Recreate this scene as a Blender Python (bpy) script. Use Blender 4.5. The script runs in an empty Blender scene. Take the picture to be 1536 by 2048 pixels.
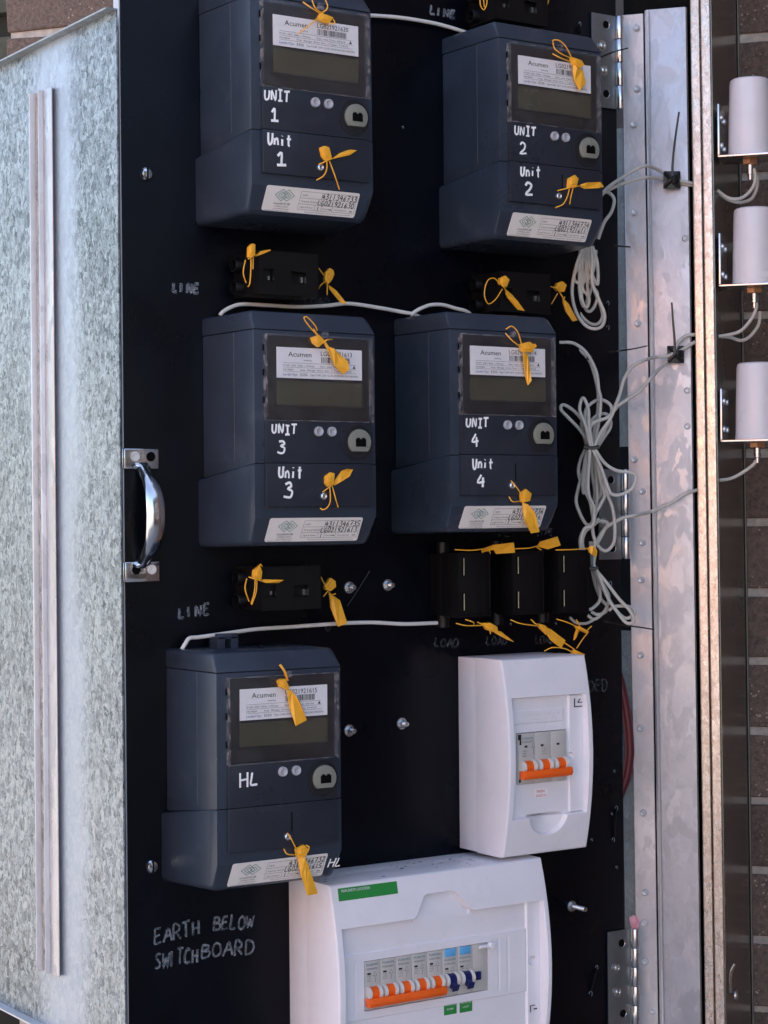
import bpy, bmesh, math, random
from mathutils import Vector, Matrix
random.seed(7)
S = bpy.context.scene
COL = S.collection

# ------------------------------------------------------------------ camera
FPX = 3952.0
YAW, PIT, ROL = (math.radians(a) for a in (33.66298, .12639, -.52470))
CAM = Vector((-.92876, -1.626927, -.118512))
FWD = Vector((math.sin(YAW)*math.cos(PIT), math.cos(YAW)*math.cos(PIT), math.sin(PIT)))
RT0 = Vector((math.cos(YAW), -math.sin(YAW), 0)); UP0 = RT0.cross(FWD)
RT = math.cos(ROL)*RT0 + math.sin(ROL)*UP0
UP = -math.sin(ROL)*RT0 + math.cos(ROL)*UP0
cd = bpy.data.cameras.new('camera'); cam = bpy.data.objects.new('camera', cd); COL.objects.link(cam)
M = Matrix.Identity(4)
for i in range(3):
    M[i][0] = RT[i]; M[i][1] = UP[i]; M[i][2] = -FWD[i]; M[i][3] = CAM[i]
cam.matrix_world = M
cd.sensor_fit = 'VERTICAL'; cd.sensor_height = 36; cd.sensor_width = 27; cd.lens = FPX/2048*36
cd.clip_start = .05; cd.clip_end = 400
S.camera = cam

# ------------------------------------------------------------------ sky, sun, exposure
SUN_EL = 42; SUN_AZ = Vector((.74, .67))          # horizontal direction towards the sun (behind the brick wall)
w = bpy.data.worlds.new('World'); S.world = w; w.use_nodes = True
nt = w.node_tree; bg = nt.nodes['Background']
sky = nt.nodes.new('ShaderNodeTexSky'); sky.sky_type = 'NISHITA'; sky.sun_disc = False
sky.sun_elevation = math.radians(SUN_EL); sky.sun_rotation = math.atan2(SUN_AZ.x, SUN_AZ.y)
sky.air_density = 1.0; sky.dust_density = 2.0
hs_ = nt.nodes.new('ShaderNodeHueSaturation'); hs_.inputs['Saturation'].default_value = .88
nt.links.new(sky.outputs[0], hs_.inputs['Color']); nt.links.new(hs_.outputs[0], bg.inputs[0]); bg.inputs[1].default_value = .15
sl = bpy.data.lights.new('sun', 'SUN'); sl.energy = 5.0; sl.angle = math.radians(.6); sl.color = (1, .86, .7)
so = bpy.data.objects.new('sun', sl); COL.objects.link(so)
az = SUN_AZ.normalized(); ce = math.cos(math.radians(SUN_EL))
so.rotation_euler = Vector((az.x*ce, az.y*ce, math.sin(math.radians(SUN_EL)))).to_track_quat('Z', 'Y').to_euler()
so.location = (4, 4, 5)
S.view_settings.view_transform = 'Standard'; S.view_settings.look = 'None'
S.view_settings.gamma = 1; S.view_settings.use_curve_mapping = False
S.view_settings.exposure = 1.82

# ------------------------------------------------------------------ pixel frames -> points on real planes
FR = dict(s=(0, 0, 1), A=(370, 0, 3.84), B=(860, 0, 3.491), C=(330, 470, 3.2), D=(770, 530, 2.898), E=(310, 1110, 2.968),
          F=(840, 1060, 3.2), G=(880, 1290, 3.657), H=(560, 1700, 2.743), Q=(420, 460, 4.518), I=(1180, 0, 4.267),
          J=(1120, 460, 3.692), K=(1120, 980, 3.692), L=(1120, 1500, 3.692), Mz=(0, 0, 4.267), N=(0, 800, 3.84), O=(0, 1650, 2.743))
def ray(fr, x, y):
    ox, oy, s = FR[fr]; x = ox+x/s; y = oy+y/s
    return FWD + RT*((x-768)/FPX) - UP*((y-1024)/FPX)
def P(fr, x, y, d=0.0):                       # on the plane d metres in front of the black board
    r = ray(fr, x, y); t = (-d-CAM.y)/r.y; return CAM + r*t
def PZ(fr, x, y, z): return CAM + ray(fr, x, y)*z      # z metres ahead of the camera
def PL(fr, x, y, o, n):                       # on the plane through o with normal n
    r = ray(fr, x, y); return CAM + r*((o-CAM).dot(n)/r.dot(n))

# ------------------------------------------------------------------ materials
MATS = {}
def nodes(name):
    m = bpy.data.materials.new(name); m.use_nodes = True; MATS[name] = m
    n = m.node_tree.nodes; return m, n, m.node_tree.links, n['Principled BSDF']
def setc(b, **k):
    for a, v in k.items():
        b.inputs[a.replace('_', ' ')].default_value = v
def mapping(n, l, scale=(1, 1, 1), kind='Object'):
    tc = n.new('ShaderNodeTexCoord'); mp = n.new('ShaderNodeMapping'); mp.inputs['Scale'].default_value = scale
    oi = n.new('ShaderNodeObjectInfo'); ad = n.new('ShaderNodeVectorMath'); ad.operation = 'ADD'
    l.new(tc.outputs[kind], ad.inputs[0]); l.new(oi.outputs['Location'], ad.inputs[1])
    l.new(ad.outputs[0], mp.inputs['Vector']); return mp
def noise(n, l, vec, scale, detail=4, rough=.55, dist=0):
    t = n.new('ShaderNodeTexNoise'); t.inputs['Scale'].default_value = scale; t.inputs['Detail'].default_value = detail
    t.inputs['Roughness'].default_value = rough; t.inputs['Distortion'].default_value = dist
    l.new(vec.outputs[0], t.inputs['Vector']); return t
def ramp(n, l, fac, stops):
    r = n.new('ShaderNodeValToRGB'); e = r.color_ramp.elements
    while len(e) < len(stops): e.new(.5)
    for q, (p, c) in zip(e, stops):
        q.position = p; q.color = (c[0], c[1], c[2], 1) if hasattr(c, '__len__') else (c, c, c, 1)
    l.new(fac, r.inputs[0]); return r
def bump(n, l, b, h, st=.2, dist=.001):
    q = n.new('ShaderNodeBump'); q.inputs['Strength'].default_value = st; q.inputs['Distance'].default_value = dist
    l.new(h, q.inputs['Height']); l.new(q.outputs[0], b.inputs['Normal']); return q
def plain(name, col, rough=.5, metal=0, var=.12, scale=60, bmp=.05, spec=.5, dust=None, specks=0):
    m, n, l, b = nodes(name); setc(b, Roughness=rough, Metallic=metal)
    b.inputs['Specular IOR Level'].default_value = spec
    mp = mapping(n, l); t = noise(n, l, mp, scale)
    c0 = [max(0, c*(1-var)) for c in col]; c1 = [min(1, c*(1+var)) for c in col]
    r = ramp(n, l, t.outputs[0], [(.3, c0), (.7, c1)])
    out = r.outputs[0]
    if dust:
        t2 = noise(n, l, mp, 18, 8, .7, 1.0); r2 = ramp(n, l, t2.outputs[0], [(.56, 0), (.78, dust[1])])
        mx = n.new('ShaderNodeMix'); mx.data_type = 'RGBA'; l.new(r2.outputs[0], mx.inputs[0]); l.new(out, mx.inputs[6])
        mx.inputs[7].default_value = (*dust[0], 1); out = mx.outputs[2]
    if specks:     # fine dust grains and short scratches
        t5 = noise(n, l, mp, 420, 2, .5); r5 = ramp(n, l, t5.outputs[0], [(.70, 0), (.76, specks)])
        m5 = n.new('ShaderNodeMapping'); m5.inputs['Scale'].default_value = (1, 1, .06); m5.inputs['Rotation'].default_value = (.2, .5, 0); l.new(mp.outputs[0], m5.inputs['Vector'])
        t6 = noise(n, l, m5, 330, 3, .6); r6 = ramp(n, l, t6.outputs[0], [(.72, 0), (.77, specks*.6)])
        sm = n.new('ShaderNodeMath'); sm.operation = 'MAXIMUM'; l.new(r5.outputs[0], sm.inputs[0]); l.new(r6.outputs[0], sm.inputs[1])
        mx = n.new('ShaderNodeMix'); mx.data_type = 'RGBA'; l.new(sm.outputs[0], mx.inputs[0]); l.new(out, mx.inputs[6])
        mx.inputs[7].default_value = (*(dust[0] if dust else (.3, .3, .3)), 1); out = mx.outputs[2]
    l.new(out, b.inputs['Base Color'])
    t3 = noise(n, l, mp, scale*.4, 6); r3 = ramp(n, l, t3.outputs[0], [(.3, max(0, rough-.07)), (.7, min(1, rough+.1))]); l.new(r3.outputs[0], b.inputs['Roughness'])
    if bmp:
        t4 = noise(n, l, mp, 1500, 2); bump(n, l, b, t4.outputs[0], bmp, .0004)
    return m
def galv(name, c0, c1, scale, rough, metal=.75, stretch=(1, 1, .55), bands=False, bst=.25):
    m, n, l, b = nodes(name); mp = mapping(n, l, stretch)
    nz = noise(n, l, mp, scale*.55, 3, .6)
    ma = n.new('ShaderNodeVectorMath'); ma.operation = 'MULTIPLY_ADD'; l.new(nz.outputs['Color'], ma.inputs[0]); ma.inputs[1].default_value = (.042*90/scale,)*3; l.new(mp.outputs[0], ma.inputs[2])
    v = n.new('ShaderNodeTexVoronoi'); v.inputs['Scale'].default_value = scale; l.new(ma.outputs[0], v.inputs['Vector'])
    v2 = n.new('ShaderNodeTexVoronoi'); v2.inputs['Scale'].default_value = scale*2.3; l.new(ma.outputs[0], v2.inputs['Vector'])
    s1 = n.new('ShaderNodeSeparateColor'); l.new(v.outputs['Color'], s1.inputs[0]); s2 = n.new('ShaderNodeSeparateColor'); l.new(v2.outputs['Color'], s2.inputs[0])
    mx = n.new('ShaderNodeMath'); mx.operation = 'MULTIPLY_ADD'; l.new(s1.outputs[0], mx.inputs[0]); mx.inputs[1].default_value = .55
    m2 = n.new('ShaderNodeMath'); m2.operation = 'MULTIPLY'; l.new(s2.outputs[1], m2.inputs[0]); m2.inputs[1].default_value = .45; l.new(m2.outputs[0], mx.inputs[2])
    big = noise(n, l, mp, 5, 5, .6); a = n.new('ShaderNodeMath'); a.operation = 'ADD'; l.new(mx.outputs[0], a.inputs[0])
    bs = n.new('ShaderNodeMath'); bs.operation = 'MULTIPLY_ADD'; l.new(big.outputs[0], bs.inputs[0]); bs.inputs[1].default_value = .8; bs.inputs[2].default_value = -.4; l.new(bs.outputs[0], a.inputs[1])
    r = ramp(n, l, a.outputs[0], [(.1, c0), (.9, c1)]); outc = r.outputs[0]
    if bands:      # bluish reflection beside the stiffener, painted into the base colour
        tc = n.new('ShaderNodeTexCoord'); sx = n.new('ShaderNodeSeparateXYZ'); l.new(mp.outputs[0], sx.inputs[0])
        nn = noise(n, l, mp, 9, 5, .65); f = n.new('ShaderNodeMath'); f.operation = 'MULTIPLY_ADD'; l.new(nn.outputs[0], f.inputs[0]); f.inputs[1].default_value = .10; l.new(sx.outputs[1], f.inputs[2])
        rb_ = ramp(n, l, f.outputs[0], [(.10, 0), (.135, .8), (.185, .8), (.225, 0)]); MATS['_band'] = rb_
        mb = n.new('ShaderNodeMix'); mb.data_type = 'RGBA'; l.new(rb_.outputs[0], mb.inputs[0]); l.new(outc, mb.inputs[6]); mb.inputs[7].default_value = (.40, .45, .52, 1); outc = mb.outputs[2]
    l.new(outc, b.inputs['Base Color'])
    rr = ramp(n, l, s1.outputs[1], [(0, rough-.09), (1, rough+.12)]); l.new(rr.outputs[0], b.inputs['Roughness'])
    setc(b, Metallic=metal); bump(n, l, b, mx.outputs[0], bst, .0006)
    return m
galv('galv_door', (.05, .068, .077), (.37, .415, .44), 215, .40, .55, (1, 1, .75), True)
galv('galv_soft', (.45, .445, .47), (.56, .55, .585), 60, .44, .62, (1, 1, .55), False, .10)
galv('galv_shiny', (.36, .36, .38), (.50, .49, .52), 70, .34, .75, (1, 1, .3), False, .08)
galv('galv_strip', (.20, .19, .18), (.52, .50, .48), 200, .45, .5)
galv('galv_lit_edge', (.52, .51, .52), (.66, .65, .66), 30, .4, .4)
galv('galv_dull', (.25, .27, .28), (.36, .39, .41), 160, .5, .6)
galv('galv_lip', (.56, .45, .37), (.86, .77, .68), 300, .34, .72, (1, 1, .55), False, .08)
galv('galv_flat', (.5, .5, .52), (.62, .63, .66), 14, .5, .55)
plain('board', (.0010, .0014, .0042), .30, spec=.18, var=.4, dust=((.030, .034, .045), .10), scale=25, specks=.6)
plain('meter', (.028, .039, .060), .31, dust=((.13, .14, .16), .30), scale=25, bmp=.2, specks=.45)
plain('meter_face', (.011, .0125, .018), .36, dust=((.12, .12, .13), .12), scale=25, bmp=.12)
plain('fascia_plate', (.019, .024, .036), .32, specks=.3, dust=((.12, .12, .13), .2), scale=25, bmp=.1)
plain('meter_dark', (.012, .013, .017), .4)
plain('lcd', (.062, .060, .042), .2, var=.05)
plain('black_plastic', (.0032, .003, .0036), .42, spec=.3, dust=((.04, .036, .036), .10))
plain('black_hole', (.002, .002, .002), .7, spec=.1)
plain('black_tie', (.006, .006, .006), .35)
plain('sticker', (.88, .85, .88), .55, var=.03, bmp=0)
plain('sticker_cream', (.76, .72, .68), .5, var=.04, bmp=0, dust=((.4, .37, .33), .25))
plain('ink_black', (.01, .01, .012), .5, bmp=0)
plain('ink_grey', (.07, .07, .085), .6, bmp=0)
plain('ink_blue', (.06, .07, .3), .6, bmp=0)
plain('ink_teal', (.02, .14, .19), .6, bmp=0)
plain('ink_green', (.03, .22, .12), .6, bmp=0)
plain('ink_red', (.55, .05, .05), .6, bmp=0)
plain('print_white', (.8, .8, .8), .6, bmp=0)
plain('marker_white', (.9, .9, .9), .55, var=.1, bmp=.2)
plain('burr', (.22, .24, .27), .6)
def worn(name, col, lo, hi, sc):
    m, n, l, b = nodes(name); out = n['Material Output']; b.inputs['Base Color'].default_value = (*col, 1); setc(b, Roughness=.7)
    tr = n.new('ShaderNodeBsdfTransparent'); mx = n.new('ShaderNodeMixShader'); mp = mapping(n, l); t = noise(n, l, mp, sc, 5, .7); r = ramp(n, l, t.outputs[0], [(.38, lo), (.62, hi)])
    l.new(r.outputs[0], mx.inputs[0]); l.new(tr.outputs[0], mx.inputs[1]); l.new(b.outputs[0], mx.inputs[2]); l.new(mx.outputs[0], out.inputs[0])
worn('marker_worn', (.25, .28, .32), .12, .72, 110)
worn('marker_faint', (.10, .105, .12), .05, .5, 220)
plain('seal_yellow', (.92, .43, .03), .42, var=.1, scale=90, bmp=.1, dust=((.8, .5, .2), .3))
plain('cable_grey', (.52, .50, .46), .42, var=.10, scale=60, bmp=.05, dust=((.2, .18, .15), .35))
plain('cable_white', (.72, .70, .66), .45, var=.08, bmp=0)
plain('cable_red', (.11, .006, .012), .4)
plain('contact_tin', (.42, .38, .24), .5)
plain('foam_pink', (.8, .36, .42), .8)
plain('white_abs', (.80, .785, .83), .33, var=.025, scale=30, bmp=.03, specks=.35, dust=((.5, .47, .44), .18))
plain('white_base', (.78, .765, .81), .36, var=.02, bmp=.03)
plain('breaker_grey', (.52, .50, .47), .45, var=.03, bmp=.03)
plain('guard_white', (.72, .7, .66), .35, var=.02, bmp=0)
plain('orange', (.9, .13, .012), .35, var=.06)
plain('toggle_blue', (.008, .014, .10), .35)
plain('light_blue', (.12, .42, .75), .4)
plain('label_green', (.02, .25, .045), .5, var=.05)
plain('grey_button', (.38, .39, .42), .4, var=.04)
plain('port_grey', (.22, .225, .19), .3, var=.05, metal=.0)
plain('chrome', (.72, .72, .74), .14, 1, var=.03, bmp=0)
plain('zinc', (.6, .61, .62), .28, 1, var=.1, scale=400)
plain('hinge_steel', (.25, .27, .29), .35, .8, var=.08, scale=60)
plain('barrel_steel', (.6, .6, .62), .22, 1, var=.06)
plain('bracket_steel', (.6, .6, .62), .2, 1, var=.05)
plain('brass', (.9, .5, .28), .34, 1, var=.05)
plain('radome', (.74, .725, .77), .3, var=.02, bmp=.02)
plain('side_steel', (.23, .21, .19), .22, .8, var=.12, scale=8)
plain('side_edge', (.24, .22, .19), .6)
plain('mortar', (.50, .45, .40), .9, var=.2, scale=120, bmp=.8)
plain('concrete', (.30, .29, .28), .85, var=.12, scale=2, bmp=.3)
plain('render_wall', (.80, .38, .19), .85, var=.08, scale=3)
plain('roof_dark', (.12, .1, .1), .8)
plain('slat_green', (.05, .055, .035), .6, var=.2)
plain('fence_grey', (.30, .30, .34), .5, var=.05)
plain('timber_dark', (.05, .04, .035), .7, var=.3)
plain('fence_dark', (.02, .022, .016), .8)
def brickmat(name, dark, mid):
    m, n, l, b = nodes(name); mp = mapping(n, l); oi = n.new('ShaderNodeObjectInfo')
    t = noise(n, l, mp, 190, 5, .75); r = ramp(n, l, t.outputs[0], [(.32, dark), (.62, mid)])
    v = n.new('ShaderNodeTexVoronoi'); v.inputs['Scale'].default_value = 170; l.new(mp.outputs[0], v.inputs['Vector'])
    t2 = noise(n, l, mp, 35, 3)
    q = n.new('ShaderNodeMath'); q.operation = 'ADD'; l.new(v.outputs['Distance'], q.inputs[0]); qq = n.new('ShaderNodeMath'); qq.operation = 'MULTIPLY'; l.new(t2.outputs[0], qq.inputs[0]); qq.inputs[1].default_value = .55; l.new(qq.outputs[0], q.inputs[1])
    sp = ramp(n, l, q.outputs[0], [(.36, 1), (.43, 0)])
    mx = n.new('ShaderNodeMix'); mx.data_type = 'RGBA'; l.new(sp.outputs[0], mx.inputs[0]); l.new(r.outputs[0], mx.inputs[6]); mx.inputs[7].default_value = (.5, .42, .34, 1)
    h = n.new('ShaderNodeHueSaturation'); l.new(mx.outputs[2], h.inputs['Color']); vv = ramp(n, l, oi.outputs['Random'], [(0, .8), (1, 1.2)]); l.new(vv.outputs[0], h.inputs['Value'])
    l.new(h.outputs[0], b.inputs['Base Color']); setc(b, Roughness=.85); bump(n, l, b, t.outputs[0], .9, .003)
brickmat('brick', (.10, .072, .060), (.235, .17, .138))
def clearmat():
    m, n, l, b = nodes('clear'); out = n['Material Output']; n.remove(b)
    tr = n.new('ShaderNodeBsdfTransparent'); tr.inputs[0].default_value = (.99, .99, .985, 1)
    gl = n.new('ShaderNodeBsdfGlossy'); gl.inputs['Roughness'].default_value = .06; gl.inputs[0].default_value = (1, 1, 1, 1)
    lw = n.new('ShaderNodeLayerWeight'); lw.inputs[0].default_value = .5; mx = n.new('ShaderNodeMixShader')
    fr = ramp(n, l, lw.outputs['Facing'], [(.0, .03), (.6, .06), (1, .7)]); l.new(fr.outputs[0], mx.inputs[0]); l.new(tr.outputs[0], mx.inputs[1]); l.new(gl.outputs[0], mx.inputs[2])
    df = n.new('ShaderNodeBsdfDiffuse'); df.inputs[0].default_value = (.5, .5, .5, 1); m3 = n.new('ShaderNodeMixShader'); mp = mapping(n, l); t = noise(n, l, mp, 35, 8, .7, 1.5)
    r = ramp(n, l, t.outputs[0], [(.45, .002), (.78, .035)]); l.new(r.outputs[0], m3.inputs[0]); l.new(mx.outputs[0], m3.inputs[1]); l.new(df.outputs[0], m3.inputs[2]); l.new(m3.outputs[0], out.inputs[0])
clearmat()
def clearedge():
    m, n, l, b = nodes('clear_edge'); out = n['Material Output']
    setc(b, Roughness=.15); b.inputs['Base Color'].default_value = (.4, .38, .38, 1)
    tr = n.new('ShaderNodeBsdfTransparent'); mx = n.new('ShaderNodeMixShader')
    mp = mapping(n, l); t = noise(n, l, mp, 160, 3); r = ramp(n, l, t.outputs[0], [(.45, .04), (.70, .38)])
    l.new(r.outputs[0], mx.inputs[0]); l.new(tr.outputs[0], mx.inputs[1]); l.new(b.outputs[0], mx.inputs[2]); l.new(mx.outputs[0], out.inputs[0])
clearedge()

# ------------------------------------------------------------------ object helpers
def tag(o, label=None, cat=None, group=None, kind=None):
    if label: o['label'] = label
    if cat: o['category'] = cat
    if group: o['group'] = group
    if kind: o['kind'] = kind
    return o
def thing(name, loc, label, cat, group=None):
    o = bpy.data.objects.new(name, None); COL.objects.link(o); o.location = loc; o.empty_display_size = .02
    return tag(o, label, cat, group)
def mesh_of(name, bm, mat, smooth=True, off=None):
    if off is not None: bmesh.ops.translate(bm, verts=bm.verts, vec=-Vector(off))
    bmesh.ops.recalc_face_normals(bm, faces=bm.faces)
    me = bpy.data.meshes.new(name); bm.to_mesh(me); bm.free()
    for m in (mat if isinstance(mat, (list, tuple)) else [mat]): me.materials.append(MATS[m])
    if smooth:
        for p in me.polygons: p.use_smooth = True
        try: me.set_sharp_from_angle(angle=math.radians(35))
        except Exception: pass
    return me
def put(name, me, parent=None, label=None):
    o = bpy.data.objects.new(name, me); COL.objects.link(o)
    if parent: o.parent = parent
    if label: o['label'] = label
    return o
def rootloc(o):
    while o.parent: o = o.parent
    return o.location
def part(name, bm, mat, parent, smooth=True, label=None):      # bm in world coordinates, things without rotation
    return put(name, mesh_of(name, bm, mat, smooth, rootloc(parent)), parent, label)
def solo(name, bm, mat, label, cat, group=None, kind=None, smooth=True):
    c = Vector((0, 0, 0))
    for v in bm.verts: c += v.co
    c /= max(1, len(bm.verts)); o = put(name, mesh_of(name, bm, mat, smooth, c)); o.location = c
    return tag(o, label, cat, group, kind)
NB = bmesh.new
def box(bm, x0, x1, y0, y1, z0, z1, bev=0):
    vs = [bm.verts.new((x, y, z)) for x in (x0, x1) for y in (y0, y1) for z in (z0, z1)]
    for f in ((0, 1, 3, 2), (4, 6, 7, 5), (0, 4, 5, 1), (2, 3, 7, 6), (0, 2, 6, 4), (1, 5, 7, 3)): bm.faces.new([vs[i] for i in f])
    if bev:
        es = set(e for v in vs for e in v.link_edges); bmesh.ops.bevel(bm, geom=list(es), offset=bev, segments=2, affect='EDGES', profile=.5)
def bevel_all(bm, w, ang=28, seg=2):
    bm.normal_update()
    es = [e for e in bm.edges if len(e.link_faces) == 2 and e.calc_face_angle(0) > math.radians(ang)]
    if es: bmesh.ops.bevel(bm, geom=es, offset=w, segments=seg, affect='EDGES', profile=.6, clamp_overlap=True)
def loft(bm, rings, cap=True):
    vr = [[bm.verts.new(p) for p in r] for r in rings]; n = len(vr[0])
    for a, b in zip(vr, vr[1:]):
        for i in range(n): bm.faces.new((a[i], a[(i+1) % n], b[(i+1) % n], b[i]))
    if cap: bm.faces.new(vr[0][::-1]); bm.faces.new(vr[-1])
def rrect(u0, u1, v0, v1, d, rad, seg=4):              # tl, tr, br, bl radii; returns points (u, -d, v)
    tl, tr, br, bl = rad; pts = []
    for (cx, cy, r, a0) in ((u1-tr, v1-tr, tr, 90), (u1-br, v0+br, br, 0), (u0+bl, v0+bl, bl, -90), (u0+tl, v1-tl, tl, -180)):
        for k in range(seg+1):
            a = math.radians(a0-90*k/seg); pts.append(Vector((cx+max(r, 1e-5)*math.cos(a), -d, cy+max(r, 1e-5)*math.sin(a))))
    return pts
def prism(bm, pts, off):                               # polygon extruded by a vector
    a = [bm.verts.new(p) for p in pts]; b = [bm.verts.new(Vector(p)+off) for p in pts]; n = len(a)
    bm.faces.new(a); bm.faces.new(b[::-1])
    for i in range(n): bm.faces.new((a[i], b[i], b[(i+1) % n], a[(i+1) % n]))
def smooth_path(pts, sub=6):
    pts = [Vector(p) for p in pts]
    if len(pts) < 3 or sub <= 1: return pts
    out = []
    q = [pts[0]*2-pts[1]] + pts + [pts[-1]*2-pts[-2]]
    for i in range(1, len(q)-2):
        a, b, c, e = q[i-1:i+3]
        for k in range(sub):
            t = k/sub; out.append(.5*((2*b)+(c-a)*t+(2*a-5*b+4*c-e)*t*t+(3*b-a-3*c+e)*t**3))
    out.append(pts[-1]); return out
def tube(bm, pts, r, n=8, sub=6, flat=None, r1=None):  # flat = (axis vector, squash factor)
    pts = smooth_path(pts, sub); rings = []; m = len(pts); up = None
    for i, p in enumerate(pts):
        t = (pts[min(i+1, m-1)]-pts[max(i-1, 0)])
        if t.length < 1e-9: t = Vector((1, 0, 0))
        t.normalize()
        if up is None: up = t.orthogonal().normalized()
        up = (up-t*up.dot(t))
        up = up.normalized() if up.length > 1e-6 else t.orthogonal().normalized()
        sd = t.cross(up); rr = r if r1 is None else r+(r1-r)*i/(m-1)
        ring = []
        for k in range(n):
            a = 2*math.pi*k/n; o = (up*math.cos(a)+sd*math.sin(a))*rr
            if flat: o -= flat[0]*o.dot(flat[0])*(1-flat[1])
            ring.append(p+o)
        rings.append(ring)
    loft(bm, rings)
def cyl(bm, p0, p1, r0, r1=None, n=24):
    p0 = Vector(p0); p1 = Vector(p1); r1 = r0 if r1 is None else r1
    tube(bm, [p0, p1], r0, n, 1, None, r1)
def lathe(bm, o, ax, prof, n=24):                      # prof: (distance along ax, radius)
    ax = Vector(ax).normalized(); u = ax.orthogonal().normalized(); v = ax.cross(u); o = Vector(o)
    loft(bm, [[o+ax*h+(u*math.cos(2*math.pi*k/n)+v*math.sin(2*math.pi*k/n))*max(r, 1e-5) for k in range(n)] for h, r in prof])
def text_bm(s, size, O, U, V, wid=None, bm=None, off=.00015):
    """print lettering on the plane O, U, V; size = cap height, wid = total width"""
    cu = bpy.data.curves.new('t', 'FONT'); cu.body = s; cu.size = 1; cu.resolution_u = 2
    ob = bpy.data.objects.new('t', cu); COL.objects.link(ob)
    dg = bpy.context.evaluated_depsgraph_get(); me = bpy.data.meshes.new_from_object(ob.evaluated_get(dg))
    bpy.data.objects.remove(ob); bm = bm or NB()
    if me.vertices:
        xs = [v.co.x for v in me.vertices]; x0, x1 = min(xs), max(xs); k = size/.7
        kx = k if wid is None else wid/max(1e-6, x1-x0); N = Vector(U).cross(Vector(V)).normalized()
        vs = [bm.verts.new(Vector(O)+Vector(U)*((v.co.x-x0)*kx)+Vector(V)*(v.co.y*k)+N*off) for v in me.vertices]
        for p in me.polygons:
            try: bm.faces.new([vs[i] for i in p.vertices])
            except ValueError: pass
    bpy.data.meshes.remove(me); bpy.data.curves.remove(cu); return bm

# ---- handwriting: strokes in a unit box, drawn as squashed paint lines
G_ = {
 'A': [[(0, 0), (.25, .5), (.5, 1), (.7, .5), (.85, 0)], [(.15, .38), (.75, .42)]],
 'B': [[(.1, 0), (.1, .5), (.12, 1)], [(.12, 1), (.6, .92), (.6, .65), (.15, .52)], [(.15, .52), (.75, .45), (.7, .1), (.1, 0)]],
 'C': [[(.75, .85), (.4, 1), (.08, .6), (.1, .2), (.4, 0), (.75, .12)]],
 'D': [[(.1, 0), (.1, 1)], [(.1, 1), (.6, .9), (.8, .5), (.6, .1), (.1, 0)]],
 'E': [[(.12, 1), (.1, .5), (.1, 0), (.7, .05)], [(.1, .52), (.6, .55)], [(.12, 1), (.7, 1)]],
 'H': [[(.1, 0), (.1, 1)], [(.72, 0), (.75, 1)], [(.1, .5), (.74, .52)]],
 'I': [[(.2, 0), (.22, 1)]],
 'J': [[(.1, 1), (.7, 1)], [(.4, 1), (.42, 0)], [(.1, 0), (.7, 0)]],
 'L': [[(.15, 1), (.1, .5), (.08, .05), (.65, .03)]],
 'N': [[(.08, 0), (.12, 1), (.65, .02), (.72, 1)]],
 'O': [[(.4, 1), (.08, .7), (.1, .2), (.4, 0), (.75, .25), (.72, .75), (.4, 1)]],
 'R': [[(.1, 0), (.12, 1), (.65, .85), (.6, .55), (.15, .48)], [(.3, .5), (.75, 0)]],
 'S': [[(.7, .9), (.35, 1), (.15, .72), (.55, .45), (.6, .12), (.3, 0), (.02, .08)]],
 'T': [[(0, .97), (.8, 1)], [(.4, .98), (.38, 0)]],
 'U': [[(.08, 1), (.08, .3), (.3, 0), (.6, .15), (.68, .6), (.7, 1)]],
 'W': [[(.02, 1), (.2, 0), (.42, .7), (.62, 0), (.85, 1)]],
 'i': [[(.3, 0), (.3, .6)], [(.3, .85), (.31, .9)]],
 'n': [[(.1, 0), (.12, .6), (.14, .4), (.4, .62), (.6, .4), (.62, 0)]],
 't': [[(.35, 1), (.34, .1), (.5, 0)], [(.05, .6), (.7, .64)]],
 '0': [[(.4, 1), (.1, .7), (.12, .2), (.4, 0), (.7, .3), (.68, .75), (.4, 1)]],
 '1': [[(.3, 0), (.34, 1)]],
 'l': [[(.1, .7), (.42, 1), (.4, 0)], [(.05, 0), (.8, .03)]],
 '2': [[(.1, .75), (.3, 1), (.62, .85), (.5, .45), (.08, .02), (.8, .06)]],
 '3': [[(.12, .9), (.5, 1), (.65, .75), (.3, .55), (.7, .4), (.6, .08), (.3, 0), (.02, .1)]],
 '4': [[(.45, 1), (.05, .38), (.75, .42)], [(.58, .75), (.55, 0)]],
 '5': [[(.7, 1), (.2, .98), (.15, .55), (.6, .5), (.6, .1), (.05, .02)]],
 '6': [[(.55, 1), (.15, .5), (.12, .15), (.4, 0), (.62, .25), (.4, .48), (.14, .3)]],
 '7': [[(.05, .95), (.7, 1), (.3, 0)], [(.2, .5), (.6, .52)]],
 'G': [[(.7, .9), (.35, 1), (.08, .6), (.15, .1), (.5, 0), (.62, .45), (.35, .45)], [(.64, .5), (.62, -.1)]],
 '9': [[(.6, .62), (.3, .5), (.12, .75), (.38, 1), (.62, .78), (.6, .3), (.45, 0)]],
 '-': [[(.1, .45), (.5, .5), (.8, .42)]],
}
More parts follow.
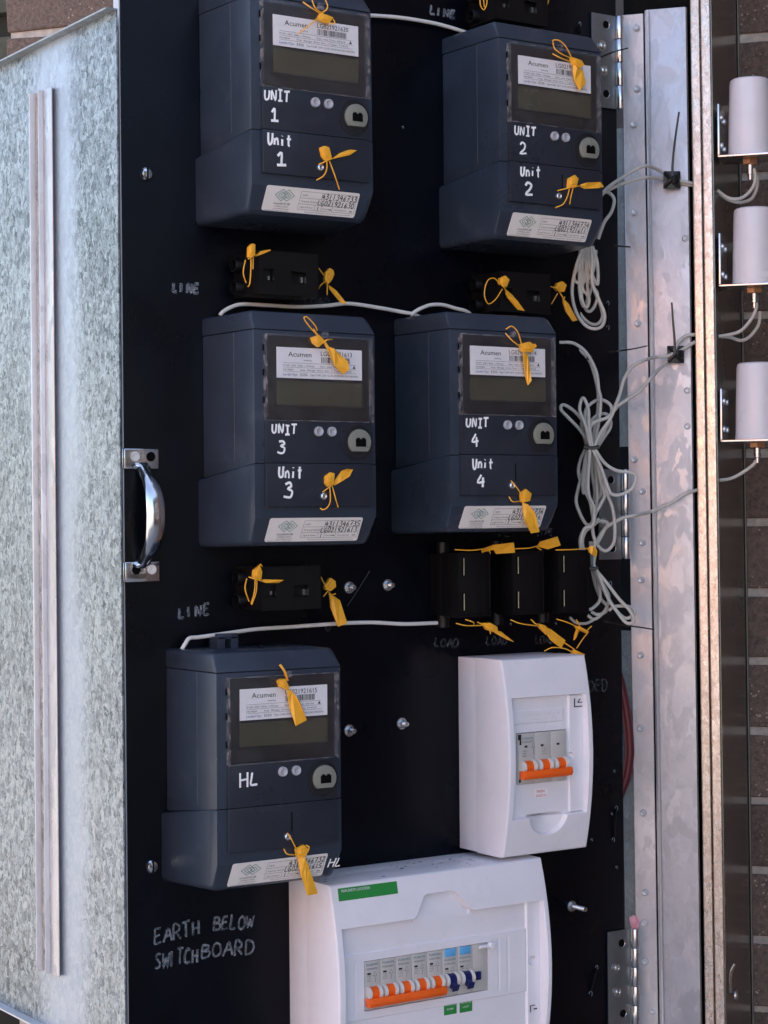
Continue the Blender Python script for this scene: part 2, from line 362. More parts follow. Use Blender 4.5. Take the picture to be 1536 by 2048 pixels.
def hand(s, A, Bp, h, r, seed=0, slant=.05, bm=None, jit=.05, N=Vector((0, -1, 0)), V=None):
    """A, Bp: ends of the baseline; h letter height; r half line width"""
    rnd = random.Random(seed); A = Vector(A); Bp = Vector(Bp); U = (Bp-A); Lw = U.length; U.normalize()
    V = V or N.cross(U).normalized()
    if V.z < 0: V = -V
    bm = bm or NB(); step = Lw/len(s); x = 0
    for i, ch in enumerate(s):
        hh = h*(1+rnd.uniform(-.1, .1)); dy = rnd.uniform(-.06, .06)*h
        for st in G_.get(ch, []):
            pts = []
            for (px, py) in st:
                px += rnd.uniform(-jit, jit)*.6; py += rnd.uniform(-jit, jit)*.6
                pts.append(A+U*((i+px*1.02)*step+slant*py*hh)+V*(py*hh+dy)+N*.0001)
            tube(bm, pts, r*rnd.uniform(.9, 1.12), 6, 3, (N, .12))
    return bm

# ================================================================== SETTING
WR = Vector((.628, -.778, 0)).normalized(); WB = Vector((.778, .628, 0)).normalized()   # along the brick wall (right), into it
WC = PZ('s', 1490.5, 1024, 2.285)               # wall surface where the cabinet side meets it
def wp(u, n, z): return Vector((WC.x, WC.y, 0)) + WR*u + WB*n + Vector((0, 0, z))    # n<0 in front of the wall
# ground
bm = NB(); g = 60; vs = [bm.verts.new((x, y, -1.45)) for x, y in ((-g, -g), (g, -g), (g, g), (-g, g))]; bm.faces.new(vs)
o = put('ground', mesh_of('ground', bm, 'concrete')); tag(o, 'sunlit pale concrete yard around the house', None, None, 'structure')

def obox(bm, u0, u1, n0, n1, z0, z1, bev=0):   # box along the wall's own axes
    vs = [bm.verts.new(wp(u, n, z)) for u in (u0, u1) for n in (n0, n1) for z in (z0, z1)]
    for f in ((0, 1, 3, 2), (4, 6, 7, 5), (0, 4, 5, 1), (2, 3, 7, 6), (0, 2, 6, 4), (1, 5, 7, 3)): bm.faces.new([vs[i] for i in f])
    if bev:
        es = set(e for v in vs for e in v.link_edges); bmesh.ops.bevel(bm, geom=list(es), offset=bev, segments=1, affect='EDGES')
# brick wall
wl = PL('s', 13, 40, WC, WB); UL = (wl-WC).dot(WR)          # free left end of the wall
PITCH = .0802
zr = PL('s', 1512, 1046, WC, WB).z                          # a bed joint in the middle right
wall = thing('brick_wall', wp(0, 0, -1.45), 'brown flecked brick wall with pale mortar behind the meter cabinet', 'brick wall')
bm = NB(); obox(bm, UL+.004, 3.2, .0045, .11, -1.45, 1.75); part('mortar_bed', bm, 'mortar', wall, False)
variants = []
def brickmesh(Lb, seed):
    rnd = random.Random(seed); bm = NB(); nx = 8; h = PITCH-.0095
    box(bm, 0, Lb, 0, .1, 0, h); bmesh.ops.subdivide_edges(bm, edges=bm.edges[:], cuts=1)
    for v in bm.verts:
        v.co += Vector((rnd.uniform(-.0012, .0012), rnd.uniform(-.001, .001) if v.co.y < .01 else 0, rnd.uniform(-.0011, .0011)))
    bevel_all(bm, .0016, 40, 1)
    return mesh_of('brick', bm, 'brick', True)
full = [brickmesh(.220, i) for i in range(5)]; half = [brickmesh(.1035, 10+i) for i in range(2)]
ang = math.atan2(WR.y, WR.x); cnt = 0; far_bm = NB(); far_n = 0
rows = range(-30, 35)
for k in rows:
    z = zr + k*PITCH + .00475
    if z < -1.45 or z > 1.68: continue
    u = UL; first = True; odd = k % 2
    while u < 3.1:
        Lb = .1035 if (first and odd) else .220
        near = (u < .55 and -.98 < z < .78)
        visible = near and not (-.62 < u < -.06) 
        if near and cnt < 290:
            me = random.choice(half if Lb < .2 else full); b = put('brick', me, wall)
            p = wp(u, random.uniform(-.0012, .0012), z)-wall.location; b.location = p; b.rotation_euler = (0, random.uniform(-.002, .002), ang); cnt += 1
        else: obox(far_bm, u, u+Lb, 0, .1, z, z+PITCH-.0095)
        u += Lb+.0095; first = False
o = part('brickwork', far_bm, 'brick', wall, False); o['kind'] = 'stuff'
# unseen roof edge, added over the wall to throw shade
eave = thing('added_shade_eave', wp(1, 0, 1.76), 'unseen dark eave added over the brick wall to shade it', 'roof')
bm = NB(); obox(bm, UL-.3, 3.6, -.35, 3.5, 1.77, 1.86); part('soffit', bm, 'roof_dark', eave, False)
bm = NB(); obox(bm, UL-.3, 3.6, -.372, -.352, 1.74, 1.9); part('fascia_board', bm, 'roof_dark', eave, False)
# unseen sunlit house, added as a warm reflector for the steel
nb = thing('warm_reflector_house', (-6.5, -2.5, -1.45), 'unseen orange house added across the yard to reflect warm light', 'house')
ax = Vector((-.926, -.374, 0)).normalized(); sd = Vector((ax.y, -ax.x, 0))
c0 = Vector((-.2, 0, 0)) + ax*6.2
def ob2(bm, c, a, b_, z0, z1, s0, s1, t0, t1):
    vs = [bm.verts.new(c+a*s+b_*t+Vector((0, 0, z))) for s in (s0, s1) for t in (t0, t1) for z in (z0, z1)]
    for f in ((0, 1, 3, 2), (4, 6, 7, 5), (0, 4, 5, 1), (2, 3, 7, 6), (0, 2, 6, 4), (1, 5, 7, 3)): bm.faces.new([vs[i] for i in f])
bm = NB(); ob2(bm, c0, sd, ax, -1.45, 1.4, -3.2, 3.2, 0, 4); part('wall', bm, 'render_wall', nb, False)
bm = NB(); ob2(bm, c0, sd, ax, 1.41, 1.55, -3.5, 3.5, -.06, 4.3); part('roof', bm, 'roof_dark', nb, False)
# unseen grey fence, added to cut the warm reflection low down
fn = thing('added_grey_fence', (-5, -2, -1.45), 'unseen grey sheet metal fence added to cut the warm reflection', 'fence')
c1 = Vector((-.2, 0, 0)) + ax*5.0
for k in range(28):
    bm = NB(); ob2(bm, c1, sd, ax, -1.45, .06, -3.5+k*.25, -3.5+k*.25+.235, .0 if k % 2 else .03, .05); part('fence_sheet', bm, 'fence_grey', fn, False)
# unseen dark wall, added behind the camera to darken front reflections
hs = thing('added_dark_wall', (2, -5, -1.45), 'unseen dark timber clad wall added behind the camera to darken reflections', 'wall')
a2 = Vector((.55, -.83, 0)).normalized(); s2 = Vector((a2.y, -a2.x, 0)); c2_ = Vector((.2, 0, 0)) + a2*4.2
bm = NB(); ob2(bm, c2_, s2, a2, -1.45, 2.3, -3.0, 3.2, .06, .2); part('wall_frame', bm, 'fence_dark', hs, False)
for k in range(36):
    bm = NB(); ob2(bm, c2_, s2, a2, -1.4+k*.1, -1.4+k*.1+.088, -3.0, 3.2, 0, .055); part('weatherboard', bm, 'timber_dark', hs, False)
for q_ in (-1.25, .55):
    bm = NB()
    for (sa, sb, za_, zb2) in ((q_, q_+.06, -.4, 1.2), (q_+.62, q_+.66, -.4, 1.2), (q_+1.24, q_+1.3, -.4, 1.2), (q_, q_+1.3, 1.2, 1.26), (q_, q_+1.3, -.46, -.4), (q_, q_+1.3, .38, .42)): ob2(bm, c2_, s2, a2, za_, zb2, sa, sb, -.03, -.002)
    part('window_frame', bm, 'sticker', hs, False)
# unseen wall, added outside the right edge to darken the bricks there
rw = thing('added_shade_wall', wp(.42, -.3, -1.45), 'unseen brick wall added right of the cabinet to shade the bricks', 'brick wall')
bm = NB(); obox(bm, .40, .51, -.75, -.002, -1.45, 1.7); part('wall_core', bm, 'brick', rw, False)
# slatted screen far left behind the wall end
fo = wp(UL-.5, .9, 0); fe = thing('slat_fence', (fo.x, fo.y, -1.45), 'dark slatted garden screen beyond the end of the brick wall', 'fence')
bm = NB(); obox(bm, UL-1.6, UL+.3, .93, .96, -1.45, 1.5); part('backing', bm, 'fence_dark', fe, False)
sl0 = None
for k in range(30):
    z = -1.4+k*.1
    bm = NB(); obox(bm, UL-1.6, UL+.3, .90, .925, z, z+.055); part('slat', bm, 'slat_green', fe, False)

# ================================================================== METER CABINET (on the wall)
LEAN = -.0055
def cpt(px, z, h): # plan point under pixel column px at depth z, lifted to height h with the cabinet's slight lean
    p = PZ('s', px, 1024, z); return Vector((p.x, p.y, h)) + RT0*LEAN*(h-p.z)
def csheet(bm, plan, h0, h1, top=None):
    a = [bm.verts.new(cpt(px, z, h0)) for px, z in plan]; b = [bm.verts.new(cpt(px, z, h1)) for px, z in plan]; n = len(a)
    bm.faces.new(a[::-1]); bm.faces.new(b)
    for i in range(n): bm.faces.new((a[i], a[(i+1) % n], b[(i+1) % n], b[i]))
cab = thing('meter_cabinet', cpt(1435, 2.2, -.7), 'galvanised meter cabinet frame beside the black board with riveted flange', 'cabinet')
HB, HT = -.72, .62
ht = PZ('s', 1270, 27, 2.145).z; ht2 = PZ('s', 1340, 20, 2.14).z
bm = NB(); csheet(bm, [(1259, 2.150), (1301.5, 2.143), (1301.5, 2.147), (1259, 2.154)], HB, ht); bevel_all(bm, .0006, seg=1); part('hinge_flange', bm, 'galv_soft', cab)
bm = NB(); csheet(bm, [(1304, 2.140), (1307, 2.137), (1386, 2.125), (1389, 2.129), (1389, 2.133), (1304, 2.144)], HB, ht2); bevel_all(bm, .0008, seg=2); part('front_flange', bm, 'galv_soft', cab)
bm = NB(); csheet(bm, [(1308.5, 2.1335), (1312, 2.1325), (1312, 2.135), (1308.5, 2.136)], HB, ht2-.001); part('flange_fold', bm, 'galv_flat', cab)
bm = NB(); csheet(bm, [(1395.5, 2.1165), (1397, 2.1142), (1412, 2.1115), (1414, 2.1135), (1414, 2.15), (1395.5, 2.152)], HB, HT); bevel_all(bm, .0008); part('lip', bm, 'galv_lip', cab)
bm = NB(); csheet(bm, [(1416, 2.1095), (1417.5, 2.1068), (1433.5, 2.1042), (1436, 2.107), (1436, 2.15), (1416, 2.16)], HB, HT); bevel_all(bm, .001); part('lip', bm, 'galv_lip', cab)
bm = NB(); csheet(bm, [(1436.4, 2.118), (1437.5, 2.118), (1491.5, 2.284), (1490, 2.285)], HB, HT); part('side_panel', bm, 'side_steel', cab)
bm = NB(); csheet(bm, [(1489.5, 2.272), (1491.5, 2.272), (1493.6, 2.284), (1492.0, 2.285)], HB, HT); part('side_edge', bm, 'side_edge', cab)
# galvanised jamb strips seen between board and flange
for (y0, y1, x0) in ((255, 893, 1229), (1262, 2300, 1238)):
    za = PZ('s', 1250, y0, 2.16).z; zb = PZ('s', 1250, y1, 2.16).z
    bm = NB(); csheet(bm, [(x0, 2.168), (1262, 2.162), (1262, 2.166), (x0, 2.172)], zb, za); part('hinge_jamb', bm, 'galv_dull', cab)
# carcass
bm = NB(); csheet(bm, [(560, 2.56), (1300, 2.30), (1300, 2.304), (560, 2.564)], HB, HT); part('back_panel', bm, 'meter_dark', cab)  # shade inside the cabinet painted as a dark base colour
bm = NB(); csheet(bm, [(1262, 2.165), (1395, 2.153), (1395, 2.2), (1262, 2.21)], HB, HT-.05); part('shade_backing', bm, 'black_hole', cab)  # black sheet standing in for the shade in the flange gap
bm = NB(); csheet(bm, [(560, 2.45), (563, 2.45), (563, 2.56), (560, 2.56)], HB, HT); part('far_side_panel', bm, 'galv_dull', cab)
for h in (HB, HT-.004):
    bm = NB(); csheet(bm, [(565, 2.46), (1388, 2.16), (1470, 2.285), (565, 2.56)], h, h+.003); part('top_panel' if h > 0 else 'bottom_panel', bm, 'galv_dull', cab)
# spot-weld dimples on the flange
dim = None
def rivet(fr, x, y, z):
    c = PZ(fr, x, y, z); bm = NB(); lathe(bm, c, -WB, [(-.001, .0036), (.0002, .0035), (.0009, .0024), (.0005, .001), (.0004, 0)], 14); part('rivet', bm, 'galv_flat', cab)
for a in (('I', 395, 235), ('I', 400, 755), ('I', 375, 1060), ('I', 380, 1810), ('J', 570, 690), ('J', 545, 1695), ('J', 605, 1930), ('K', 605, 390), ('K', 597, 665), ('K', 592, 1220), ('K', 592, 1760), ('L', 612, 468), ('L', 627, 1055), ('L', 620, 1280), ('L', 627, 1565), ('L', 685, 1930)):
    rivet(*a, 2.1435)
for a in (('J', 928, 60), ('J', 940, 1185), ('J', 942, 1450), ('I', 812, 2035)): rivet(*a, 2.1265)
# cable entry latch at the bottom of the cabinet side
lat = thing('side_latch', PZ('L', 1290, 1700, 2.13), 'small chrome latch bracket low on the cabinet side beside the lip', 'latch')
bm = NB(); tube(bm, [PZ('L', x, y, 2.12) for x, y in ((1290, 1580), (1262, 1640), (1255, 1720), (1262, 1790))], .0018, 8); part('loop', bm, 'chrome', lat)
bm = NB(); lathe(bm, PZ('L', 1292, 1810, 2.135), WR, [(0, .006), (.002, .006), (.003, .003), (.0032, 0)]); part('screw', bm, 'zinc', lat)
# pink foam, red cable behind the board edge
bm = NB(); bmesh.ops.create_icosphere(bm, subdivisions=3, radius=.0055, matrix=Matrix.Translation(PZ('L', 552, 1275, 2.15)))
for v in bm.verts:
    c = PZ('L', 552, 1275, 2.15); dv = v.co-c; f = 1+.35*math.sin(dv.x*900+1)*math.sin(dv.z*700)*math.cos(dv.y*800); v.co = c+Vector((dv.x*.9, dv.y, dv.z*1.55))*f
solo('expanding_foam', bm, 'foam_pink', 'lump of pink expanding foam above the lowest hinge', 'foam')
bm = NB(); tube(bm, [PZ(*a, 2.148) for a in (('K', 395, 1250), ('K', 450, 1450), ('K', 497, 1700), ('K', 513, 1900), ('L', 510, 60), ('L', 490, 190), ('L', 440, 330), ('L', 380, 450))], .0052, 12)
solo('red_cable', bm, 'cable_red', 'thick dark red cable bulging out behind the right edge of the board', 'cable')

# ================================================================== OPEN GALVANISED DOOR (left)
XS = P('s', 243, 1024, 0).x - .0105
SO = Vector((XS, 0, 0)); SN = Vector((-1, 0, 0))
def sp(fr, x, y, o=0.0): return PL(fr, x, y, Vector((XS-o, 0, 0)), SN)
a = sp('s', 236, 29); b_ = sp('s', 0, 119); zt = (a.z+b_.z)/2
zbm = (sp('s', 0, 2008).z + sp('s', 80, 2046).z)/2
yN = sp('s', 236, 1024).y - .005; yF = .62
door = thing('galvanised_door', (XS, yN, zbm), 'large spangled galvanised steel door standing open left of the black board', 'door')
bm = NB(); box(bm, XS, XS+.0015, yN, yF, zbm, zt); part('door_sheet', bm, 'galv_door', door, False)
bm = NB(); box(bm, XS-.010, XS-.0001, yN, yF, zt-.0016, zt); part('hem', bm, 'galv_dull', door, False)  # top hem's shaded underside painted in the duller steel
bm = NB(); box(bm, XS-.010, XS-.0001, yN, yF, zbm, zbm+.0016); part('hem', bm, 'galv_flat', door, False)
# hat-section stiffener
s0 = sp('Mz', 320, 1500); s1 = sp('Mz', 345, 1500); s2 = sp('Mz', 405, 1500); s3 = sp('Mz', 480, 1500)
stt = sp('Mz', 400, 775).z; stb = sp('O', 240, 785).z
ys0, ys1, ys2, ys3 = s0.y, s1.y, s2.y, s3.y
def strip(o0, o1, ya, yb, mat, nm):
    bm = NB(); box(bm, XS-o1, XS-o0, min(ya, yb), max(ya, yb), stb, stt); bevel_all(bm, .0004, seg=1); return part(nm, bm, mat, door)
st_ = strip(.0030, .0044, ys3, ys2, 'galv_shiny', 'stiffener')
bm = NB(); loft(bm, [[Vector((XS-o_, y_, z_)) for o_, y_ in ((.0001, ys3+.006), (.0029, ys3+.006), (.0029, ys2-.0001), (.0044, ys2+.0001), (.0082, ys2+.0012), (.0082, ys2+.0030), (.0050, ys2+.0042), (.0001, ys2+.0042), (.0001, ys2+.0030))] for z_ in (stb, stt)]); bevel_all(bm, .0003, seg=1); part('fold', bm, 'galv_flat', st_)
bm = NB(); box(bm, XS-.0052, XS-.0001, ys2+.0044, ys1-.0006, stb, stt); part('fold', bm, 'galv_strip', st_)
bm = NB(); loft(bm, [[Vector((XS-o_, y_, z_)) for o_, y_ in ((.0001, ys1-.0004), (.0060, ys1-.0004), (.0104, ys1+.0006), (.0104, ys1+.0026), (.0040, ys0), (.0001, ys0+.0004))] for z_ in (stb, stt)]); bevel_all(bm, .0003, seg=1); part('fold', bm, 'galv_lit_edge', st_)  # lit edge of the stiffener put into a paler base colour
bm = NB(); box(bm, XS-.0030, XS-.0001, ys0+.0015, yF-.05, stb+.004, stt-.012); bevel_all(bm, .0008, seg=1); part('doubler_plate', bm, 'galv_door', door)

# ================================================================== BLACK BOARD
xl, xr = P('s', 245, 0).x, P('s', 1240, 900).x
xl = (xl+P('s', 252, 2048).x)/2
zT, zB = .47, -.72
board = thing('switchboard_panel', ((xl+xr)/2, .01, zB), 'tall black hinged switchboard panel with chrome pull handle carrying the meters', 'panel')
bm = NB(); box(bm, xl, xr, 0, .0085, zB, zT, .0006); part('board', bm, 'board', board)
bm = NB(); box(bm, xl-.0013, xl-.0001, -.0002, .0105, zB, zT); part('edge_trim', bm, 'galv_flat', board, False)
rndp = random.Random(3)
# hinges
def screwhead(bm, c, r, ax=(0, -1, 0)):
    lathe(bm, c, ax, [(0, r*1.5), (.0008, r*1.5), (.0009, r), (.0022, r*.9), (.003, r*.5), (.0024, r*.3), (.0022, 0)], 18)
def hinge(fr, lx, rx, frT, yT, frB, yB, bx0, bx1, holes, screws, n=4):
    zt_ = P(frT, lx, yT, .002).z; zb_ = P(frB, lx, yB, .002).z; u0 = P(fr, lx, 0, .002).x; u1 = P(fr, rx, 0, .002).x
    u0 = P(frB, lx, yB-100, .002).x; u1 = P(frB, rx, yB-100, .002).x
    bm = NB(); box(bm, u0, u1, -.0022, -.0002, zb_, zt_, .0004); h = part('hinge', bm, 'hinge_steel', board)
    cx = (P(frB, bx0, yB-100, .004).x+P(frB, bx1, yB-100, .004).x)/2; r = .0046
    seg = (zt_-zb_)/n
    for k in range(n):
        bm = NB(); lathe(bm, (cx, -.0035, zb_+k*seg+.0003), (0, 0, 1), [(0, r*.93), (.0006, r), (seg-.0012, r), (seg-.0006, r*.93)], 20); part('knuckle', bm, 'barrel_steel', h)
    for (f_, x, y) in holes:
        c = P(f_, x, y, .0023); bm = NB(); lathe(bm, c, (0, -1, 0), [(0, .0042), (.0002, .0042), (.00015, .0034), (.0001, 0)], 18); part('screw_hole', bm, 'black_hole', h)
        bm = NB(); tube(bm, [c+Vector((.0045*math.cos(t), -.0002, .0045*math.sin(t))) for t in [math.radians(k*15-90) for k in range(13)]], .0004, 6, 1); part('hole_rim', bm, 'barrel_steel', h)
    for (f_, x, y) in screws:
        bm = NB(); screwhead(bm, P(f_, x, y, .0022), .0040); part('screw', bm, 'zinc', h)
hinge('I', 22, 222, 'I', 105, 'I', 905, 225, 290, [('I', 136, 210), ('I', 138, 800)], [('I', 100, 390), ('I', 113, 600)])
hinge('K', 290, 455, 'J', 1765, 'K', 515, 458, 520, [('J', 375, 1845), ('K', 388, 430)], [('K', 320, 245)])
hinge('L', 360, 520, 'L', 1345, 'L', 2200, 535, 588, [('L', 455, 1425), ('L', 465, 1945)], [('L', 413, 1608), ('L', 420, 1785)], 6)
# chrome handle
bm = NB(); p0 = P('s', 248, 897, .002); p1 = P('s', 317, 938, .002); q0 = P('s', 253, 1122, .002); q1 = P('s', 321, 1165, .002)
zc1 = (p0.z+p1.z)/2; zc2 = (q0.z+q1.z)/2; hh = abs(p0.z-p1.z)/2
hx0, hx1 = p0.x, p1.x
xm = P('N', 1130, 800, .02).x
bar = [(hx0+.016, .002, zc1-hh+.003), (hx0+.017, .008, zc1-hh-.003), (hx0+.018, .018, zc1-hh-.012), (hx0+.018, .026, zc1-hh-.024), (hx0+.018, .029, (zc1+zc2)/2), (hx0+.018, .026, zc2+hh+.024), (hx0+.018, .018, zc2+hh+.012), (hx0+.017, .008, zc2+hh+.003), (hx0+.016, .002, zc2+hh-.003)]
pts = smooth_path([Vector((x, -d, z)) for x, d, z in bar], 6); rings = []
for i, p in enumerate(pts):
    t = i/(len(pts)-1); wd = .0050+.0044*math.sin(math.pi*t)**1.5 + (.004 if t < .06 or t > .94 else 0); tn = (pts[min(i+1, len(pts)-1)]-pts[max(i-1, 0)]).normalized()
    sd_ = Vector((1, 0, 0)); nn = tn.cross(sd_).normalized()
    rings.append([p+sd_*wd*math.cos(a_)+nn*.0042*math.sin(a_)*(1 if math.sin(a_) < 0 else 1) for a_ in [2*math.pi*k/20 for k in range(20)]])
loft(bm, rings); hd = part('handle', bm, 'chrome', board)
for zc, sc in ((zc1, 0), (zc2, 1)):
    bm = NB(); box(bm, hx0, hx1, -.0026, -.0002, zc-hh, zc+hh, .0008); part('mounting_plate', bm, 'chrome', hd)
    bm = NB(); box(bm, hx0-.0022, hx0-.0002, -.0030, .006, zc-hh+.0006, zc+hh-.0006, .0005); part('mounting_plate', bm, 'chrome', hd)
    for j, xx in enumerate((hx0+.011, hx1-.008)):
        c = Vector((xx, -.0027, zc+.002))
        if (j == 0) != (sc == 1):
            bm = NB(); lathe(bm, c, (0, -1, 0), [(0, .0046), (.0006, .0046), (.0014, .0036), (.0009, .0014), (.0006, 0)], 20); part('rivet', bm, 'sticker_cream', hd)
        else:
            bm = NB(); lathe(bm, c, (0, -1, 0), [(0, .0044), (.0003, .0044), (.0001, .0034), (.0001, 0)], 20); part('screw_hole', bm, 'black_hole', hd)
# bolts through the board
def slotbolt(fr, x, y):
    c = P(fr, x, y, .0); bm = NB(); lathe(bm, c, (0, -1, 0), [(0, .0060), (.0015, .0060), (.003, .0048), (.0036, .0025), (.0038, 0)], 24)
    o = part('bolt', bm, 'chrome', board); bm = NB(); box(bm, c.x-.0007, c.x+.0007, c.y-.0041, c.y-.003, c.z-.0052, c.z+.0052); part('slot', bm, 'black_hole', o)
slotbolt('s', 292, 348); slotbolt('s', 303, 1733)
def nutbolt(x, y, Lb=.007):
    c = P('s', x, y, 0); bm = NB(); lathe(bm, c, (0, -1, 0), [(0, .0058), (.001, .0058), (.00105, .004)], 24); o = part('bolt', bm, 'zinc', board)
    bm = NB(); lathe(bm, c+Vector((0, -.001, 0)), (0, -1, 0), [(0, .0044), (.0028, .0044), (.0034, .0038)], 6); part('nut', bm, 'zinc', o, False)
    bm = NB(); pr = [(0, .0022)]
    k = .0005
    while k < Lb: pr += [(k, .0021), (k+.0003, .0024)]; k += .0006
    pr += [(Lb, .0016)]; lathe(bm, c+Vector((0, -.003, 0)), (0, -1, 0), pr, 12); part('thread', bm, 'zinc', o)
for x, y in ((698, 1175), (775, 1170), (698, 1461), (803, 1447)): nutbolt(x, y)
nutbolt(1143, 1812, .020)
# little holes, staples and scuffs on the board
for (fr, x, y, r) in (('s', 805, 255, .0012), ('L', 398, 158, .0016), ('L', 415, 430, .0024), ('L', 380, 474, .0014), ('L', 232, 665, .0016), ('L', 392, 665, .0024), ('L', 415, 868, .0016), ('L', 270, 1605, .0022), ('L', 225, 1800, .003), ('J', 352, 540, .0024), ('J', 352, 720, .0026), ('K', 372, 690, .0024), ('F', 578, 603, .0012), ('F', 868, 600, .0012), ('B', 1045, 168, .0022)):
    c = P(fr, x, y, 0); bm = NB(); tube(bm, [c+Vector((r*math.cos(t)*.7, -.0004, r*math.sin(t))) for t in [math.radians(a_) for a_ in range(-60, 181, 30)]], .0004, 6, 1); part('hole_burr', bm, 'burr', board)
for (fr, a_, b2) in (('L', (270, 1620), (228, 1780)), ('J', (352, 560), (352, 705)), ('L', (415, 445), (400, 640)), ('B', (1045, 180), (1052, 230))):
    bm = NB(); tube(bm, [P(fr, *a_, .0006), P(fr, (a_[0]+b2[0])/2, (a_[1]+b2[1])/2, .002), P(fr, *b2, .0006)], .0009, 6); part('tie_loop', bm, 'black_plastic', board)
# marker writing on the board
def bw(s, fr, a, b2, h, r=.0007, mat='marker_worn', seed=0, slant=.05, label=None):
    o = part('handwriting', hand(s, P(fr, *a), P(fr, *b2), h, r, seed, slant), mat, board, True, label)
bw('LINE', 'Q', (-340, 560), (-85, 570), .0085, .0014, 'marker_worn', 1)
bw('LINE', 'B', (0, 100), (185, 130), .0085, .0013, 'marker_worn', 2)
bw('LINE', 'E', (140, 378), (335, 352), .0095, .0012, 'marker_worn', 3)
bw('LOAD', 'Q', (850, 668), (1085, 690), .0075, .0011, 'marker_faint', 4)
bw('LOAD', 'F', (90, 745), (250, 750), .0085, .0009, 'marker_faint', 5)
bw('LOAD', 'F', (425, 738), (560, 730), .0085, .0009, 'marker_faint', 6)
bw('LOAD', 'F', (735, 722), (860, 730), .0085, .0009, 'marker_faint', 7)
bw('LINE', 'D', (580, 1580), (730, 1575), .0075, .0008, 'marker_faint', 8)
bw('LINE', 'D', (880, 1570), (975, 1565), .0075, .0008, 'marker_faint', 9)
bw('DED', 'G', (1085, 345), (1230, 330), .0120, .0009, 'marker_faint', 10)
bw('EARTH', 'O', (845, 655), (1105, 595), .0135, .0011, 'marker_worn', 11)
bw('BELOW', 'O', (1168, 580), (1395, 560), .0125, .0011, 'marker_worn', 12)
bw('SWITCH', 'O', (850, 790), (1090, 750), .0140, .0011, 'marker_worn', 13)
bw('BOARD', 'O', (1100, 735), (1400, 700), .0135, .0011, 'marker_worn', 14)

# ================================================================== METERS
ML = {}   # shared meshes of the meter
def mm(name, bm, mat, smooth=True, bev=0):
    if bev: bevel_all(bm, bev)
    ML[name] = mesh_of(name, bm, mat, smooth)
D = .0899
# top cap
bm = NB(); loft(bm, [rrect(-.0470, .0885, .0512, .0680, .0, (.004, .009, 0, 0)), rrect(-.0438, .0862, .0512, .0682, .079, (.004, .009, 0, 0)), rrect(-.0434, .0858, .0512, .0672, .0815, (.004, .009, 0, 0)), rrect(-.0436, .0858, .0510, .0515, .0899, (.0001, .0001, 0, 0))]); mm('top_cap', bm, 'meter', True, .0006)
bm = NB()
loft(bm, [[Vector(p) for p in ((-.0470, 0, .0506), (.0885, 0, .0506), (.0885, 0, -.0812), (-.0470, 0, -.0812))], [Vector(p) for p in ((-.0440, -D, .0504), (.0862, -D, .0504), (.0862, -D, -.0700), (-.0440, -D, -.0700))]]); mm('housing', bm, 'meter', True, .0011)
bm = NB()
loft(bm, [rrect(-.0525, .0945, -.1463, -.0822, .0, (.004, .004, .006, .006)), rrect(-.0440, .0864, -.1440, -.0712, .076, (.001, .001, .008, .006)), rrect(-.0436, .0862, -.1410, -.0708, .0800, (.001, .001, .010, .004)), rrect(-.0440, .0862, -.1195, -.0706, D, (.0005, .0005, .003, .001))]); mm('terminal_cover', bm, 'meter', True, .0008)
for x_, k_ in ((-.0470, 1), (.0885, -1)):
    bm = NB(); f_ = lambda d: x_+k_*(.0030 if k_ > 0 else .0023)*d/D
    loft(bm, [[Vector(q) for q in ((f_(.002)-k_*.0003, -.002, z), (f_(.056)-k_*.00015, -.056, z), (f_(.057)+k_*.0006, -.057, z), (f_(.002)+k_*.0006, -.002, z))] for z in (-.068, .0500)])
    mm('side_step%d' % k_, bm, 'meter', True)
# groove behind the seams
bm = NB(); loft(bm, [rrect(-.0452, .0870, -.13, .052, .0, (.002,)*4), rrect(-.0425, .0848, -.11, .052, D-.0012, (.002,)*4)]); mm('core', bm, 'black_hole')
# fascia plate (lower opaque part), raised
FX0, FX1, FZ0, FZ1, CZ = -.0343, .0800, -.1090, .0465, -.0306
bm = NB(); box(bm, FX0, FX1, -(D+.0042), -(D+.00005), FZ0, -.0699); mm('lower_plate', bm, 'fascia_plate', True, .0007)
bm = NB(); box(bm, FX0+.0003, FX1-.0003, -(D+.0040), -(D+.00005), -.0695, CZ-.0002); mm('front_plate', bm, 'fascia_plate', True, .0006)
bm = NB(); box(bm, FX0+.002, FX1-.002, -(D+.0006), -(D+.00005), CZ+.0002, FZ1-.001); mm('display_panel', bm, 'meter_face', True, .0003)
bm = NB(); box(bm, -.0210, .0712, -(D+.0010), -(D+.0007), -.0165, .0050); mm('lcd_screen', bm, 'lcd', False)
bm = NB()
for x0, x1, z0, z1 in ((-.0228, .0730, -.0185, -.0166), (.0713, .0730, -.0166, .0065)): box(bm, x0, x1, -(D+.0014), -(D+.00065), z0, z1)
mm('lcd_surround', bm, 'meter_dark', False)
